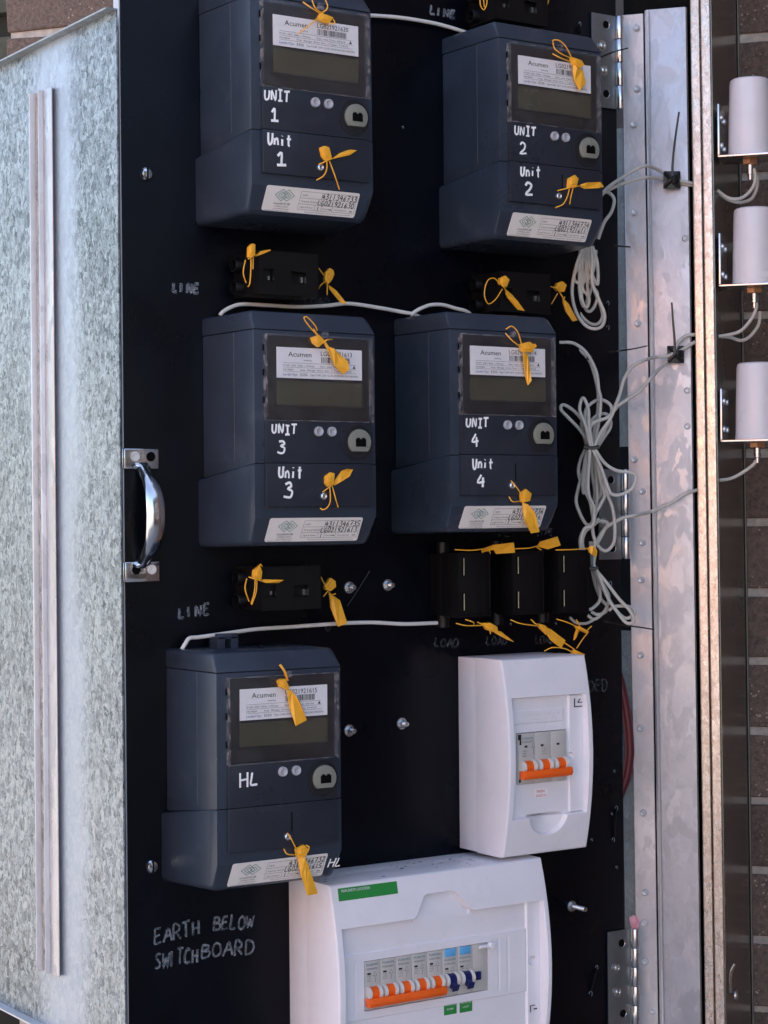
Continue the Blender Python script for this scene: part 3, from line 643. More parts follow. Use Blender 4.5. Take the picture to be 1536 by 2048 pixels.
# clear cover: face plus frosted edges
CD = D+.0062
bm = NB(); box(bm, FX0+.0010, FX1-.0010, -CD, -(CD-.0010), CZ, FZ1-.001); mm('clear_cover', bm, 'clear', False)
bm = NB()
box(bm, FX0-.0002, FX0+.0009, -(CD+.0002), -(D+.0007), CZ-.0014, FZ1); box(bm, FX1-.0009, FX1+.0002, -(CD+.0002), -(D+.0007), CZ-.0014, FZ1)
box(bm, FX0+.0010, FX1-.0010, -(CD+.0002), -(D+.0042), FZ1-.0009, FZ1)
box(bm, FX0+.0010, FX1-.0010, -(CD+.0001), -(D+.0042), CZ-.0010, CZ-.0001)
mm('cover_rim', bm, 'clear_edge', False)
bm = NB(); box(bm, .0235, .0295, -(CD+.004), -(CD-.0005), .0445, .0505, .001); mm('sealing_lug', bm, 'clear_edge')
bm = NB()
for z in (.035, .013, -.012): box(bm, FX0-.0008, FX0-.0003, -(D+.0028), -(D+.0010), z-.004, z+.002)
mm('cover_clip', bm, 'black_hole', False)
fd = D+.0042
def btn():
    bm = NB(); lathe(bm, (0, 0, 0), (0, -1, 0), [(0, .0046), (.0024, .0044), (.0029, .0039), (.0029, .0033), (.0020, .0022), (.0017, 0)], 28); return bm
mm('push_button', btn(), 'grey_button')
bm = NB(); lathe(bm, (.0632, -(fd-.0004), -.0500), (0, -1, 0), [(0, .0168), (.0009, .0166), (.0010, .0155), (.0004, .0150), (.0003, 0)], 40); mm('port_recess', bm, 'meter_dark')
def dshape(r, cut, d0, d1, taper=0):
    bm = NB(); pts = []
    for k in range(41):
        a_ = math.asin(-cut/r) + (math.pi-2*math.asin(-cut/r))*k/40
        pts.append((r*math.cos(a_), r*math.sin(a_)))
    loft(bm, [[Vector((.0648+x, -d0, -.0497+z)) for x, z in pts], [Vector((.0648+x*(1-taper), -d1, -.0497+z*(1-taper))) for x, z in pts]]); return bm
mm('optical_port', dshape(.0122, .0090, fd, fd+.0034, .04), 'port_grey', True, .0006)
bm = NB(); box(bm, .0594, .0706, -(fd+.0037), -(fd+.0034), -.0540, -.0470); box(bm, .0605, .0640, -(fd+.0037), -(fd+.0034), -.0470, -.0458); box(bm, .0662, .0695, -(fd+.0037), -(fd+.0034), -.0470, -.0458); mm('port_socket', bm, 'black_hole', False)
bm = NB(); lathe(bm, (.0258, -fd, -.0995), (0, -1, 0), [(0, .0034), (.0016, .0033), (.0022, .0022), (.0014, .0014), (.0012, 0)], 18); mm('cover_screw', bm, 'zinc')
bm = NB(); box(bm, .0300, .0312, -(fd+.0002), -(fd+.00005), -.0950, -.0780); mm('screwdriver_slot', bm, 'black_hole', False)
bm = NB(); box(bm, -.008, -.0005, -.028, -.012, .068, .078); box(bm, .006, .0135, -.028, -.012, .068, .078); box(bm, -.008, .0135, -.028, -.022, .076, .0815, .0008); mm('hanging_bracket', bm, 'meter')
# name plate + label meshes
NPx0, NPx1, NPz0, NPz1 = -.0211, .0703, .0075, .0353
bm = NB(); box(bm, NPx0, NPx1, -(D+.0021), -(D+.0013), NPz0, NPz1); mm('name_plate', bm, 'sticker', False)
U = Vector((1, 0, 0)); V = Vector((0, 0, 1))
def npo(u, v): return Vector((NPx0+u*(NPx1-NPx0), -(D+.0022), NPz0+v*(NPz1-NPz0)))
NW = NPx1-NPx0
def plate_text(serial):
    bm = NB()
    text_bm('Acumen', .0046, npo(.13, .70), U, V, NW*.27, bm); text_bm('metering', .0015, npo(.31, .57), U, V, NW*.09, bm)
    text_bm(serial, .0043, npo(.51, .76), U, V, NW*.37, bm)
    text_bm('1P 2W  230V  50Hz  1 Wh/imp', .0015, npo(.07, .385), U, V, NW*.36, bm); text_bm('Gen. max Class: 50/216', .0015, npo(.50, .385), U, V, NW*.34, bm)
    text_bm('10(100)A', .0015, npo(.07, .25), U, V, NW*.12, bm); text_bm('Imp. Range: Arm Ver. 1 Type: T14C0', .0015, npo(.27, .25), U, V, NW*.60, bm)
    text_bm('E350', .0024, npo(.27, .08), U, V, NW*.08, bm); text_bm('Type U1300  2019  Co No 023921062104/2190070701', .0017, npo(.38, .09), U, V, NW*.57, bm)
    for a_, b2 in ((.07, .93), (.07, .93)): pass
    for v_ in (.49, .345, .21):
        p = npo(.07, v_); q = npo(.93, v_+.008)
        vs = [bm.verts.new((x, -(D+.0023), z)) for x, z in ((p.x, p.z), (q.x, p.z), (q.x, q.z), (p.x, q.z))]; bm.faces.new(vs)
    for u_ in (.905,):   # warning triangle
        c = npo(u_, .38); vs = [bm.verts.new(c+Vector((x, -.00005, z))) for x, z in ((-.0016, 0), (.0016, 0), (0, .0028))]; bm.faces.new(vs)
    return bm
bm = NB(); rb = random.Random(5); x = .515
while x < .86:
    wv = rb.choice((.004, .004, .008, .011)); p = npo(x, .49); q = npo(x+wv, .72)
    vs = [bm.verts.new((a_, -(D+.0023), c_)) for a_, c_ in ((p.x, p.z+.001), (q.x, p.z+.001), (q.x, q.z), (p.x, q.z))]; bm.faces.new(vs); x += wv+rb.choice((.005, .006, .010))
mm('barcode', bm, 'ink_black', False)
mm('maker_lettering', text_bm('Landis+Gyr', .0023, npo(.07, .08), U, V, NW*.17), 'ink_blue', False)
# owner label on the sloping foot of the terminal cover
LO = Vector((-.0292, -(D+.00035), -.1216)); LVd = (Vector((-.0292, -.0806, -.1405))-Vector((-.0292, -D, -.1200))).normalized()   # down the slope
LN = Vector((1, 0, 0)).cross(-LVd).normalized()
LW, LH = .0995, .0235
O_lab = Vector((-.0297, -.0810, -.1405)) + LN*.0006
def labp(u, v, off=0): return O_lab + U*(u*LW+.0012*v) + (-LVd)*(v*LH) + LN*off
bm = NB(); pts = []
for (cx, cy, a0) in ((1-.02, 1-.08, 90), (1-.02, .08, 0), (.02, .08, -90), (.02, 1-.08, -180)):
    for k in range(5):
        a_ = math.radians(a0-22.5*k); pts.append(labp(cx+.02*math.cos(a_), cy+.08*math.sin(a_)))
prism(bm, pts, -LN*.0005); mm('owner_label', bm, 'sticker_cream', False)
bm = NB()
for (u0, v0, u1, v1) in ((.37, .88, .98, .88), (.37, .62, .98, .62), (.37, .38, .98, .38), (.37, .16, .98, .16), (.37, .16, .37, .88), (.60, .38, .60, .88), (.55, .16, .55, .38), (.98, .16, .98, .88), (.62, .16, .62, .38), (.74, .16, .74, .38)):
    t_ = .0022; a_ = labp(u0, v0, .0001); b2 = labp(u1, v1, .0001); dd = (b2-a_).normalized(); pp_ = LN.cross(dd)*.00013
    bm.faces.new([bm.verts.new(q) for q in (a_-pp_, b2-pp_, b2+pp_, a_+pp_)])
for s_, u_, v_, w_, h_ in (('intelliHUB', .11, .28, .17, .0021), ('A METERING COMPANY', .12, .18, .15, .0012), ('www.intellihub.com.au', .11, .10, .17, .001), ('NMI', .39, .70, .05, .0016), ('Property Number', .39, .46, .18, .0016), ('Light & Power', .39, .23, .14, .0015), ('Controlled', .63, .23, .09, .0014), ('Controlled load', .76, .23, .13, .0013), ('Electricity Act 2015 Western Region Network', .03, .02, .25, .0009), ('Please call your electricity provider for fault or account enquiries', .45, .06, .50, .0010)):
    text_bm(s_, h_, labp(u_, v_, .0001), U, -LVd, LW*w_, bm)
mm('label_print', bm, 'ink_grey', False)
bm = NB()
def dia(bm, cu, cv, s_, r_):
    ps = [labp(cu, cv+s_*2.4, .0001), labp(cu+s_*.75, cv, .0001), labp(cu, cv-s_*2.4, .0001), labp(cu-s_*.75, cv, .0001)]
    for i in range(4):
        if (i+r_) % 4 == 3 and s_ < .05: continue
        tube(bm, [ps[i], ps[(i+1) % 4]], .00028, 5, 1, (LN, .1))
dia(bm, .175, .66, .095, 0); dia(bm, .175, .66, .055, 0); mm('emblem', bm, 'ink_teal', False)
bm = NB(); dia(bm, .235, .66, .095, 1); dia(bm, .235, .66, .05, 1); mm('emblem_right', bm, 'ink_green', False)

def meter(X, Z, tilt, label, serial, h1, h2, writing, bracket=False, extra=None):
    t = thing('electricity_meter', (X, 0, Z), label, 'electricity meter', 'dark blue grey electricity meters on the black board'); t.rotation_euler = (0, -tilt, 0)
    put('side_step', ML['side_step1'], t); put('side_step', ML['side_step-1'], t)
    for nme in ('top_cap', 'housing', 'terminal_cover', 'core', 'lower_plate', 'front_plate'): put(nme, ML[nme], t)
    dp = put('display_panel', ML['display_panel'], t); s_ = put('lcd_screen', ML['lcd_screen'], dp); put('lcd_surround', ML['lcd_surround'], dp)
    cc = put('clear_cover', ML['clear_cover'], t); put('cover_rim', ML['cover_rim'], cc); put('sealing_lug', ML['sealing_lug'], cc); put('cover_clip', ML['cover_clip'], cc)
    for bx in (.0211, .0352):
        b = put('push_button', ML['push_button'], t); b.location = (bx, -fd+.0002, -.0405)
    pr_ = put('port_recess', ML['port_recess'], t); op = put('optical_port', ML['optical_port'], t); put('port_socket', ML['port_socket'], op)
    put('cover_screw', ML['cover_screw'], t); put('screwdriver_slot', ML['screwdriver_slot'], t)
    npl = put('name_plate', ML['name_plate'], t); put('barcode', ML['barcode'], npl); put('maker_lettering', ML['maker_lettering'], npl)
    put('lettering', mesh_of('lettering', plate_text(serial), 'ink_black', False), npl)
    ol = put('owner_label', ML['owner_label'], t); put('label_print', ML['label_print'], ol); put('emblem', ML['emblem'], ol); put('emblem', ML['emblem_right'], ol)
    sd2 = sum(map(ord, serial)); bm = NB()
    hand(h1, labp(.60, .64, .0001), labp(.985, .65, .0001), .0050, .00040, sd2, .1, bm, .02, LN, -LVd)
    hand(h2, labp(.57, .38, .0001), labp(.97, .37, .0001), .0050, .00040, sd2+1, .1, bm, .02, LN, -LVd)
    hand('1', labp(.575, .17, .0001), labp(.60, .17, .0001), .0038, .00035, sd2+2, .1, bm, .05, LN, -LVd)
    hand('-', labp(.70, .18, .0001), labp(.74, .18, .0001), .0030, .00035, sd2+3, .1, bm, .05, LN, -LVd)
    hand('-', labp(.92, .18, .0001), labp(.97, .18, .0001), .0030, .00035, sd2+3, .1, bm, .05, LN, -LVd)
    put('handwriting', mesh_of('handwriting', bm, 'ink_black', True), ol)
    bm = NB()
    for i, (s_, u0, u1, v0, h_, r_) in enumerate(writing):
        hand(s_, Vector((u0, -fd, v0)), Vector((u1, -fd, v0)), h_, r_, sd2+i*7, .04, bm, .06)
    put('handwriting', mesh_of('handwriting', bm, 'marker_white', True), t)
    if extra: put('handwriting', mesh_of('handwriting', hand(extra[0], *extra[1:3], .0085, .0007, 77, .15, None, .05, LN, -LVd), 'marker_white', True), t)
    if bracket: put('hanging_bracket', ML['hanging_bracket'], t)
    return t
def unitw(n): return [('UNJT', -.0285, -.0010, -.0432, .0088, .00095), (n, -.0225, -.0120, -.0615, .0112, .0011), ('Unit', -.0215, .0045, -.0830, .0098, .0010), (n, -.0165, -.0045, -.1005, .0125, .0012)]
meter(-.0006, .3001, .0037, 'meter marked UNIT 1 at the top left of the black board', 'LG021921630', '4311346733', 'LG021921630', [(a.replace('UNJT', 'UNJT'), b-.004 if a != 'Unit' else b-.008, c-.004 if a != 'Unit' else c-.008, d_, e, f) for a, b, c, d_, e, f in unitw('l')])
meter(.2776, .2969, 0, 'meter marked UNIT 2 at the top right below a fuse holder', 'LG021921611', '4311346734', 'LG021921611', unitw('2'))
meter(0, 0, -.0006, 'meter marked UNIT 3 in the middle left of the black board', 'LG021921613', '4311346735', 'LG021921613', unitw('3'))
meter(.2160, .0098, .0008, 'meter marked UNIT 4 in the middle right beside the coiled grey cable', 'LG021921614', '4311346736', 'LG021921614', unitw('4'))
meter(-.0412, -.3068, -.0038, 'meter marked HL at the lower left above the large white enclosure', 'LG021921615', '4311346732', 'LG021921615', [('HL', -.0240, -.0010, -.0510, .0125, .0010)], True,
      ('HL', labp(1.03, .35, .0001), labp(1.20, .38, .0001)))

# ================================================================== FUSE HOLDERS
def fuse(x0, z0, label, wd=.0634, ht_=.0393):
    t = thing('fuse_holder', (x0, 0, z0), label, 'fuse holder', 'black service fuse holders with two round cable sleeves')
    d1 = .050
    bm = NB(); u, v = x0, z0
    box(bm, u+.001, u+wd, -.012, -.0002, v-.0008, v+ht_+.0012, .0008); part('base', bm, 'black_plastic', t)
    # front shell with two windows: built as bars around them
    W1 = (.0045, .0155, .0118, .0232); W2 = (.0345, .0507, .0110, .0222)
    bm = NB(); box(bm, u, u+wd, -(d1-.006), -.0125, v, v+ht_); bevel_all(bm, .0008); part('carrier', bm, 'black_plastic', t)
    bm = NB()
    f0, f1 = -d1, -(d1-.0059)
    def fb(a, b2, c_, e_): box(bm, u+a, u+b2, f0, f1, v+c_, v+e_)
    fb(.0, W1[0], 0, ht_); fb(W1[0], W2[1], 0, .0110); fb(W1[0], W2[1], .0232, ht_); fb(W1[1], W2[0], .0110, .0232); fb(W2[1], wd, 0, ht_); fb(W1[0], W1[1], .0110, .0118); fb(W2[0], W2[1], .0222, .0232)
    bmesh.ops.remove_doubles(bm, verts=bm.verts, dist=1e-5)
    part('front_frame', bm, 'black_plastic', t, False)
    bm = NB()
    for (a, b2, c_, e_) in ((-.0004, wd+.0004, ht_, ht_+.0007), (-.0004, wd+.0004, -.0007, 0), (wd, wd+.0007, -.0007, ht_+.0007), (-.0007, 0, -.0007, ht_+.0007)): box(bm, u+a, u+b2, -(d1+.0007), -(d1-.002), v+c_, v+e_)
    part('rim', bm, 'black_plastic', t, False)
    bm = NB(); box(bm, u+.0475, u+.0500, -(d1-.0045), -(d1-.0058), v+.0125, v+.0180); box(bm, u+.0120, u+.0138, -(d1-.0045), -(d1-.0058), v+.0135, v+.0170); part('contact', bm, 'zinc', t, False)
    for zc in (v+.0085, v+.0295):
        bm = NB(); lathe(bm, (u+.003, -.0150, zc), (-1, 0, 0), [(-.002, .0069), (.0105, .0069), (.0110, .0066), (.0110, .0054), (.004, .0052), (.0038, 0)], 28); part('cable_sleeve', bm, 'black_plastic', t)
    bm = NB(); lathe(bm, (u, -.0262, v+.0185), (-1, 0, 0), [(0, .0018), (.0035, .0018), (.0045, .0012), (.0046, 0)], 12); part('sealing_stud', bm, 'black_plastic', t)
    return t
fuse(-.0143, .0881, 'black fuse holder on the board directly above the UNIT 3 meter')
fuse(.2630, .0858, 'black fuse holder on the board between the UNIT 2 and UNIT 4 meters')
fuse(-.0148, -.2040, 'black fuse holder on the board between the UNIT 3 and HL meters')
pf = P('B', 468, 125, .05)
fuse(pf.x, pf.z, 'black fuse holder cut off by the top of the photo above UNIT 2 meter')
def loadfuse(x0, label):
    zb_, zt_ = -.2190, -.1550; wd = .0400; d1 = .0496
    t = thing('load_fuse', (x0, 0, zb_), label, 'fuse holder', 'row of three black load fuse holders')
    bm = NB(); box(bm, x0+.0005, x0+.060 if x0 < .3 else x0+.052, -.022, -.0002, zb_+.001, zt_-.001, .001); part('base', bm, 'black_plastic', t)
    bm = NB(); box(bm, x0, x0+wd, -(d1-.0022), -.0223, zb_, zt_); bevel_all(bm, .0009); part('carrier', bm, 'black_plastic', t)
    bm = NB()
    for (a, b2, c_, e_) in ((0, .0014, 0, .064), (wd-.0014, wd, 0, .064), (.0014, wd-.0014, 0, .0014), (.0014, wd-.0014, .0626, .064)): box(bm, x0+a, x0+b2, -d1, -(d1-.0021), zb_+c_, zb_+e_)
    part('rim', bm, 'black_plastic', t, False)
    bm = NB(); box(bm, x0+.0286, x0+.0292, -(d1-.0018), -(d1-.0021), zb_+.002, zt_-.002); part('rib', bm, 'black_plastic', t, False)
    for a, b2 in ((.0070, .0235), (.0415, .0585)):
        bm = NB(); box(bm, x0+.0066, x0+.0102, -(d1-.0017), -(d1-.0020), zb_+a-.001, zb_+b2+.001); part('slot', bm, 'black_hole', t, False)
        bm = NB(); box(bm, x0+.0080, x0+.0088, -(d1-.0010), -(d1-.0016), zb_+a, zb_+b2); part('contact', bm, 'contact_tin', t, False)
    for z0, z1 in ((zt_-.001, zt_+.010), (zb_+.001, zb_-.011)):
        bm = NB(); cyl(bm, (x0+.0085, -.012, z0), (x0+.0085, -.012, z1), .0063); part('cable_sleeve', bm, 'black_plastic', t)
loadfuse(.2083, 'leftmost of three black load fuse holders below UNIT 4 meter'); loadfuse(.2757, 'middle of three black load fuse holders below UNIT 4 meter'); loadfuse(.3344, 'rightmost of three black load fuse holders beside the grey cable coil')

# ================================================================== WHITE ENCLOSURES
def relief(u0, u1, z0, z1, D_, step, back, rc=.002):
    """shell with front surface depth D_(u, z), skirt back to depth `back`"""
    nu = max(2, int((u1-u0)/step)); nz = max(2, int((z1-z0)/step)); bm = NB(); g = []
    for j in range(nz+1):
        z = z0+(z1-z0)*j/nz; row = []
        for i in range(nu+1):
            u = u0+(u1-u0)*i/nu; e = min(u-u0, u1-u, z-z0, z1-z); dd = D_(u, z)
            if e < rc: dd -= rc-math.sqrt(max(0, rc*rc-(rc-e)**2))
            row.append(bm.verts.new((u, -dd, z)))
        g.append(row)
    for j in range(nz):
        for i in range(nu): bm.faces.new((g[j][i], g[j][i+1], g[j+1][i+1], g[j+1][i]))
    loop = g[0][:] + [g[j][-1] for j in range(1, nz+1)] + g[-1][-2::-1] + [g[j][0] for j in range(nz-1, 0, -1)]
    bk = [bm.verts.new((v.co.x, -back, v.co.z)) for v in loop]; n = len(loop)
    for i in range(n): bm.faces.new((loop[i], loop[(i+1) % n], bk[(i+1) % n], bk[i]))
    return bm
def ss(x, a, b):
    t = max(0, min(1, (x-a)/(b-a))); return t*t*(3-2*t)
def inside(u, z, a, b, c, d_, s=.0008):        # soft box mask
    return ss(u, a-s, a)*(1-ss(u, b, b+s))*ss(z, c-s, c)*(1-ss(z, d_, d_+s))
# --- small one
su0, su1, sz0, sz1 = .2425, .3495, -.4557, -.2608; smid = (sz0+sz1)/2; shh = (sz1-sz0)/2
def bulge_s(z): return .0725+.0128*(1-((z-smid)/shh)**2)
wx0, wx1, wz0, wz1 = .2505, .3425, -.4175, -.2995
def D_s(u, z):
    d = bulge_s(z); rec = .0725 + .002
    m_ = inside(u, z, wx0, wx1, wz0, wz1); base = d*(1-m_)+(rec)*m_
    # right curved guide inside window
    g_ = inside(u, z, wx1-.017, wx1-.001, wz0+.001, wz1-.001); base += .0022*g_*m_
    hm = inside(u, z, .2602, .3204, -.3836, -.3347); base -= .010*hm                      # breaker opening
    pl_ = inside(u, z, .2555, .3180, -.3245, -.3125); base += .0008*pl_
    cx, cz = .2950, wz0+.001; r_ = math.hypot((u-cx)/.0235, (z-cz)/.0205)
    if z < cz+.001: k = 1-ss(r_, .9, 1.03); base -= .010*k*max(0, 1-r_*.65)*ss(cz+.001-z, 0, .0008)
    hu = math.hypot(u-.3265, z+.3605); base -= .004*(1-ss(hu, .0028, .0034))
    return base
e1 = thing('distribution_box', (su0, 0, sz0), 'small white breaker enclosure with three pole orange main switch', 'breaker box')
bm = NB(); box(bm, su0+.0004, su1-.0004, -.0305, -.0002, sz0+.0004, sz1-.0004); bevel_all(bm, .0012); part('back_box', bm, 'white_base', e1)
part('cover', relief(su0, su1, sz0, sz1, D_s, .00075, .0309), 'white_abs', e1)
def lamella(bm, c, n_, w_, h_, r_): pass
def breaker(parent, u0, w_, z0, z1, d0, kind, root_px=None):
    """one module: body + toggle"""
    bm = NB(); box(bm, u0+.00015, u0+w_-.00015, -(d0+.0030), -(d0-.010), z0, z1, .0004)
    b = part('breaker', bm, 'breaker_grey', parent)
    um = u0+w_/2; H = z1-z0; fz = d0+.0031
    tz = z0+H*.36 # toggle centre
    return b, um, fz, H, tz
def toggles(b, um, w_, z0, H, fz, mat):
    rr = .0070
    zc = z0+H*.335
    for s_ in (-1, 1):
        bm = NB(); pts = [Vector((um+s_*w_*.42, -(fz+rr*1.15*math.cos(a_)-.001), zc+.0068*math.sin(a_))) for a_ in [math.radians(-88+176*k/12) for k in range(13)]]
        x2 = Vector((-s_*w_*.17, 0, 0)); prism(bm, pts, x2); part('toggle_guard', bm, 'guard_white', b)
    bm = NB(); pts = [Vector((um-w_*.24, -(fz+rr*.95*math.cos(a_)-.001), zc+.0062*math.sin(a_))) for a_ in [math.radians(-88+176*k/12) for k in range(13)]]
    prism(bm, pts, Vector((w_*.48, 0, 0))); return part('toggle', bm, mat, b), zc
# main switch (3 poles)
mz0, mz1 = -.3840, -.3345; bw_ = .0202; mu0 = .2600; md = .0745
for k in range(3):
    b, um, fz, H, tz = breaker(e1, mu0+k*bw_, bw_, mz0, mz1, md, 'm')
    tg, zc = toggles(b, um, bw_, mz0, H, fz, 'orange')
    bm = NB(); box(bm, um-.0028, um+.0006, -(fz+.0003), -(fz+.00005), mz0+H*.72, mz0+H*.76); part('indicator_window', bm, 'ink_black', b, False)
    if k == 0:
        bm = NB(); text_bm('FUSION', .0022, Vector((um-.0055, -fz, mz0+H*.88)), U, V, .0135, bm); part('lettering', bm, 'ink_teal', b, False)
        bm = NB(); text_bm('MCB363SC', .0018, Vector((um-.0055, -fz, mz0+H*.815)), U, V, .0135, bm); text_bm('C63', .0014, Vector((um-.0055, -fz, mz0+H*.64)), U, V, .005, bm); text_bm('AC 400V', .0014, Vector((um-.0055, -fz, mz0+H*.59)), U, V, .005, bm); text_bm('6kA', .0014, Vector((um-.0055, -fz, mz0+H*.54)), U, V, .005, bm)
        c = Vector((um+.006, -fz, mz0+H*.71)); tube(bm, [c, c+Vector((.0048, 0, 0)), c+Vector((.0024, 0, .0045)), c], .0002, 4, 1, (Vector((0, 1, 0)), .3)); tube(bm, [c+Vector((.0024, 0, -.001)), c+Vector((.0024, 0, -.007))], .0002, 4, 1, (Vector((0, 1, 0)), .3))
        part('lettering', bm, 'ink_grey', b, False)
    if k == 1:
        bm = NB(); [text_bm(s_, .0012, Vector((um-.001, -fz, mz0+H*q_)), U, V, .006, bm) for s_, q_ in (('1 3 5', .66), ('I I I', .61), ('2 4 6', .56))]; part('lettering', bm, 'ink_grey', b, False)
bm = NB(); zc = mz0+(mz1-mz0)*.335; prof = [(-.002, -.0042), (.0046, -.0046), (.0066, -.001), (.0052, .0040), (-.002, .0036)]
loft(bm, [[Vector((x_, -(md+.0065+a_), zc-.0070+c_)) for a_, c_ in prof] for x_ in (mu0-.0005, mu0+3*bw_+.0005)]); bevel_all(bm, .0007); part('tie_bar', bm, 'orange', e1)
bm = NB(); box(bm, .2594, .2632, -(md+.0034), -(md+.0031), -.3405, -.3350); box(bm, .2612, .2632, -(md+.0034), -(md+.0031), -.3455, -.3406); box(bm, .2600, .2622, -(md+.0034), -(md+.0031), -.3825, -.3790); part('locking_clip', bm, 'ink_black', e1, False)
bm = NB(); pm = P('G', 700, 1125, .0755); text_bm('MAIN', .0030, P('G', 708, 1083, .0748), U, V, .0095, bm); text_bm('SWITCH', .0026, P('G', 700, 1115, .0748), U, V, .0130, bm)
pq = P('G', 693, 1122, .0746); tb = NB(); box(tb, pq.x, pq.x+.0155, -.0748, -.0746, pq.z, pq.z+.0095); lb = part('switch_label', tb, 'sticker', e1, False); part('lettering', bm, 'ink_red', lb, False)
bm = NB(); a0 = P('G', 980, 455, .0768)
for (x0, x1, z0_, z1_) in ((0, .0011, 0, .0088), (0, .0105, 0, .0009), (.0045, .0105, .0042, .0050)): box(bm, a0.x+x0, a0.x+x1, -.0772, -.0768, a0.z+z0_, a0.z+z1_)
tube(bm, [a0+Vector((.0045, -.0004, .0046)), a0+Vector((.0080, -.0004, .0082))], .0005, 5, 1); part('cut_mark', bm, 'ink_black', e1, False)
bm = NB(); text_bm('CONNECTED', .0026, Vector((.2668, -.0754, -.3180)), U, V, .036, bm); text_bm('SWITCHGEAR', .0018, Vector((.275, -.0754, -.3222)), U, V, .025, bm); part('embossed_text', bm, 'guard_white', e1, False)
# grey rubbing on top
# --- large one
lu0, lu1, lz0, lz1 = .0405, .2905, -.6720, -.4600; lmid = (lz0+lz1)/2; lhh = (lz1-lz0)/2
def bulge_l(z): return .0735+.0165*(1-((z-lmid)/lhh)**2)
gx0, gx1 = .0492, .2835
def top_edge(u):   # wavy upper edge of the window
    base = -.4998; k = ss(u, .1290, .1480)*(1-ss(u, .1760, .2010)); return base+.0205*k
def D_l(u, z):
    d = bulge_l(z); te = top_edge(u); m_ = ss(u, gx0-.0008, gx0)*(1-ss(u, gx1, gx1+.0008))*(1-ss(z, te-.0009, te))
    rec = .0765 - .004*(ss(z, -.5050, te if te > -.499 else -.4998))*(1 if te > -.499 else 0)
    base = d*(1-m_)+rec*m_
    sl_ = inside(u, z, .0530, .2660, -.5880, -.5265); base += .0016*sl_*m_
    op_ = inside(u, z, .0768, .2192, -.5797, -.5348); base -= .010*op_
    if z < -.533 and z > -.584:
        for uc in (.0660, .2330, .2440): base -= .0005*(1-ss(abs(u-uc), .0003, .0008))*sl_
    gr = inside(u, z, gx1-.016, gx1-.0005, -.64, -.50); base += .0022*gr*m_
    hu = math.hypot(u-.2735, z+.5590); base -= .005*(1-ss(hu, .0036, .0043))
    return base
e2 = thing('distribution_board', (lu0, 0, lz0), 'large white breaker enclosure at the bottom with a row of switches', 'breaker box')
bm = NB(); box(bm, lu0+.0004, lu1-.0004, -.0335, -.0002, lz0+.0004, lz1-.0004); bevel_all(bm, .0012); part('back_box', bm, 'white_base', e2)
part('cover', relief(lu0, lu1, lz0, lz1, D_l, .0009, .0339), 'white_abs', e2)
n0, n1 = P('H', 317, 283, .0815), P('H', 648, 170, .0815)
bm = NB()
q_ = [(P('H', 324, 283, .0), 0)]
def onfront(fr, x, y, off=.0003):     # point on the bulged cover
    d = .08
    for _ in range(12): d = bulge_l(P(fr, x, y, d).z)
    return P(fr, x, y, d+off)
prism(bm, [onfront('H', 317, 213), onfront('H', 640, 171), onfront('H', 648, 238), onfront('H', 324, 283)], Vector((0, .0004, 0))); gl_ = part('earth_label', bm, 'label_green', e2, False)
oA = onfront('H', 337, 234, .0006); oB = onfront('H', 492, 214, .0006); Ud = (oB-oA).normalized(); Vd = (onfront('H', 316, 213)-onfront('H', 324, 283)).normalized()
part('lettering', text_bm('MAIN EARTH LOCATION', .0026, oA, Ud, Vd, (oB-oA).length), 'print_white', gl_, False)
# breakers
bu0, bwd, bz0, bz1, bd = .0765, .01785, -.5800, -.5345, .0745
for k in range(8):
    b, um, fz, H, tz = breaker(e2, bu0+k*bwd, bwd, bz0, bz1, bd, 'm')
    if k < 7:
        tg, zc = toggles(b, um, bwd, bz0, H, fz, 'orange' if k < 5 else 'toggle_blue')
        bm = NB(); zt_ = .90 if k < 5 else .74
        text_bm('FUSION', .0020, Vector((um-.0066, -fz, bz0+H*(zt_))), U, V, .0128, bm); part('lettering', bm, 'ink_teal', b, False)
        bm = NB(); text_bm('MCB163SC' if k < 5 else 'RCBO216C', .0016, Vector((um-.0064, -fz, bz0+H*(zt_-.08))), U, V, .0125, bm)
        for s_, q_ in (('C20', .14), ('AC 230V', .19), ('6kA 3', .24)): text_bm(s_, .0011, Vector((um-.0062, -fz, bz0+H*(zt_-.08-q_))), U, V, .0046, bm)
        c = Vector((um+.0008, -fz, bz0+H*(zt_-.22))); tube(bm, [c, c+Vector((.0044, 0, 0)), c+Vector((.0022, 0, .004)), c], .0002, 4, 1, (Vector((0, 1, 0)), .3)); tube(bm, [c+Vector((.0022, 0, -.0006)), c+Vector((.0022, 0, -.006))], .0002, 4, 1, (Vector((0, 1, 0)), .3))
        part('lettering', bm, 'ink_grey', b, False)
        bm = NB(); box(bm, um-.0060, um-.0022, -(fz+.0003), -(fz+.00005), bz0+H*(zt_-.18), bz0+H*(zt_-.145)); part('indicator_window', bm, 'ink_black', b, False)
        if k >= 5:
            bm = NB(); box(bm, um-.0066, um+.0062, -(fz+.0008), -(fz+.00005), bz1-.0078, bz1-.0002, .0002); part('test_button', bm, 'light_blue', b)
            bm = NB(); lathe(bm, (um, -(fz+.0045), zc-.0035), (0, -1, -.55), [(0, .0042), (.004, .0036), (.0055, .0050), (.0062, .0048), (.0063, 0)], 4); part('lever', bm, 'toggle_blue', b)
    else:
        bm = NB(); box(bm, um-.0065, um-.001, -(fz+.003), -(fz+.0001), bz0+H*.25, bz0+H*.42); part('side_terminal', bm, 'toggle_blue', b, False)
bm = NB(); zc = bz0+(bz1-bz0)*.335
loft(bm, [[Vector((x_, -(bd+.0065+a_), zc-.0072+c_)) for a_, c_ in prof] for x_ in (bu0-.0005, bu0+5*bwd-.001)]); bevel_all(bm, .0007); part('tie_bar', bm, 'orange', e2)
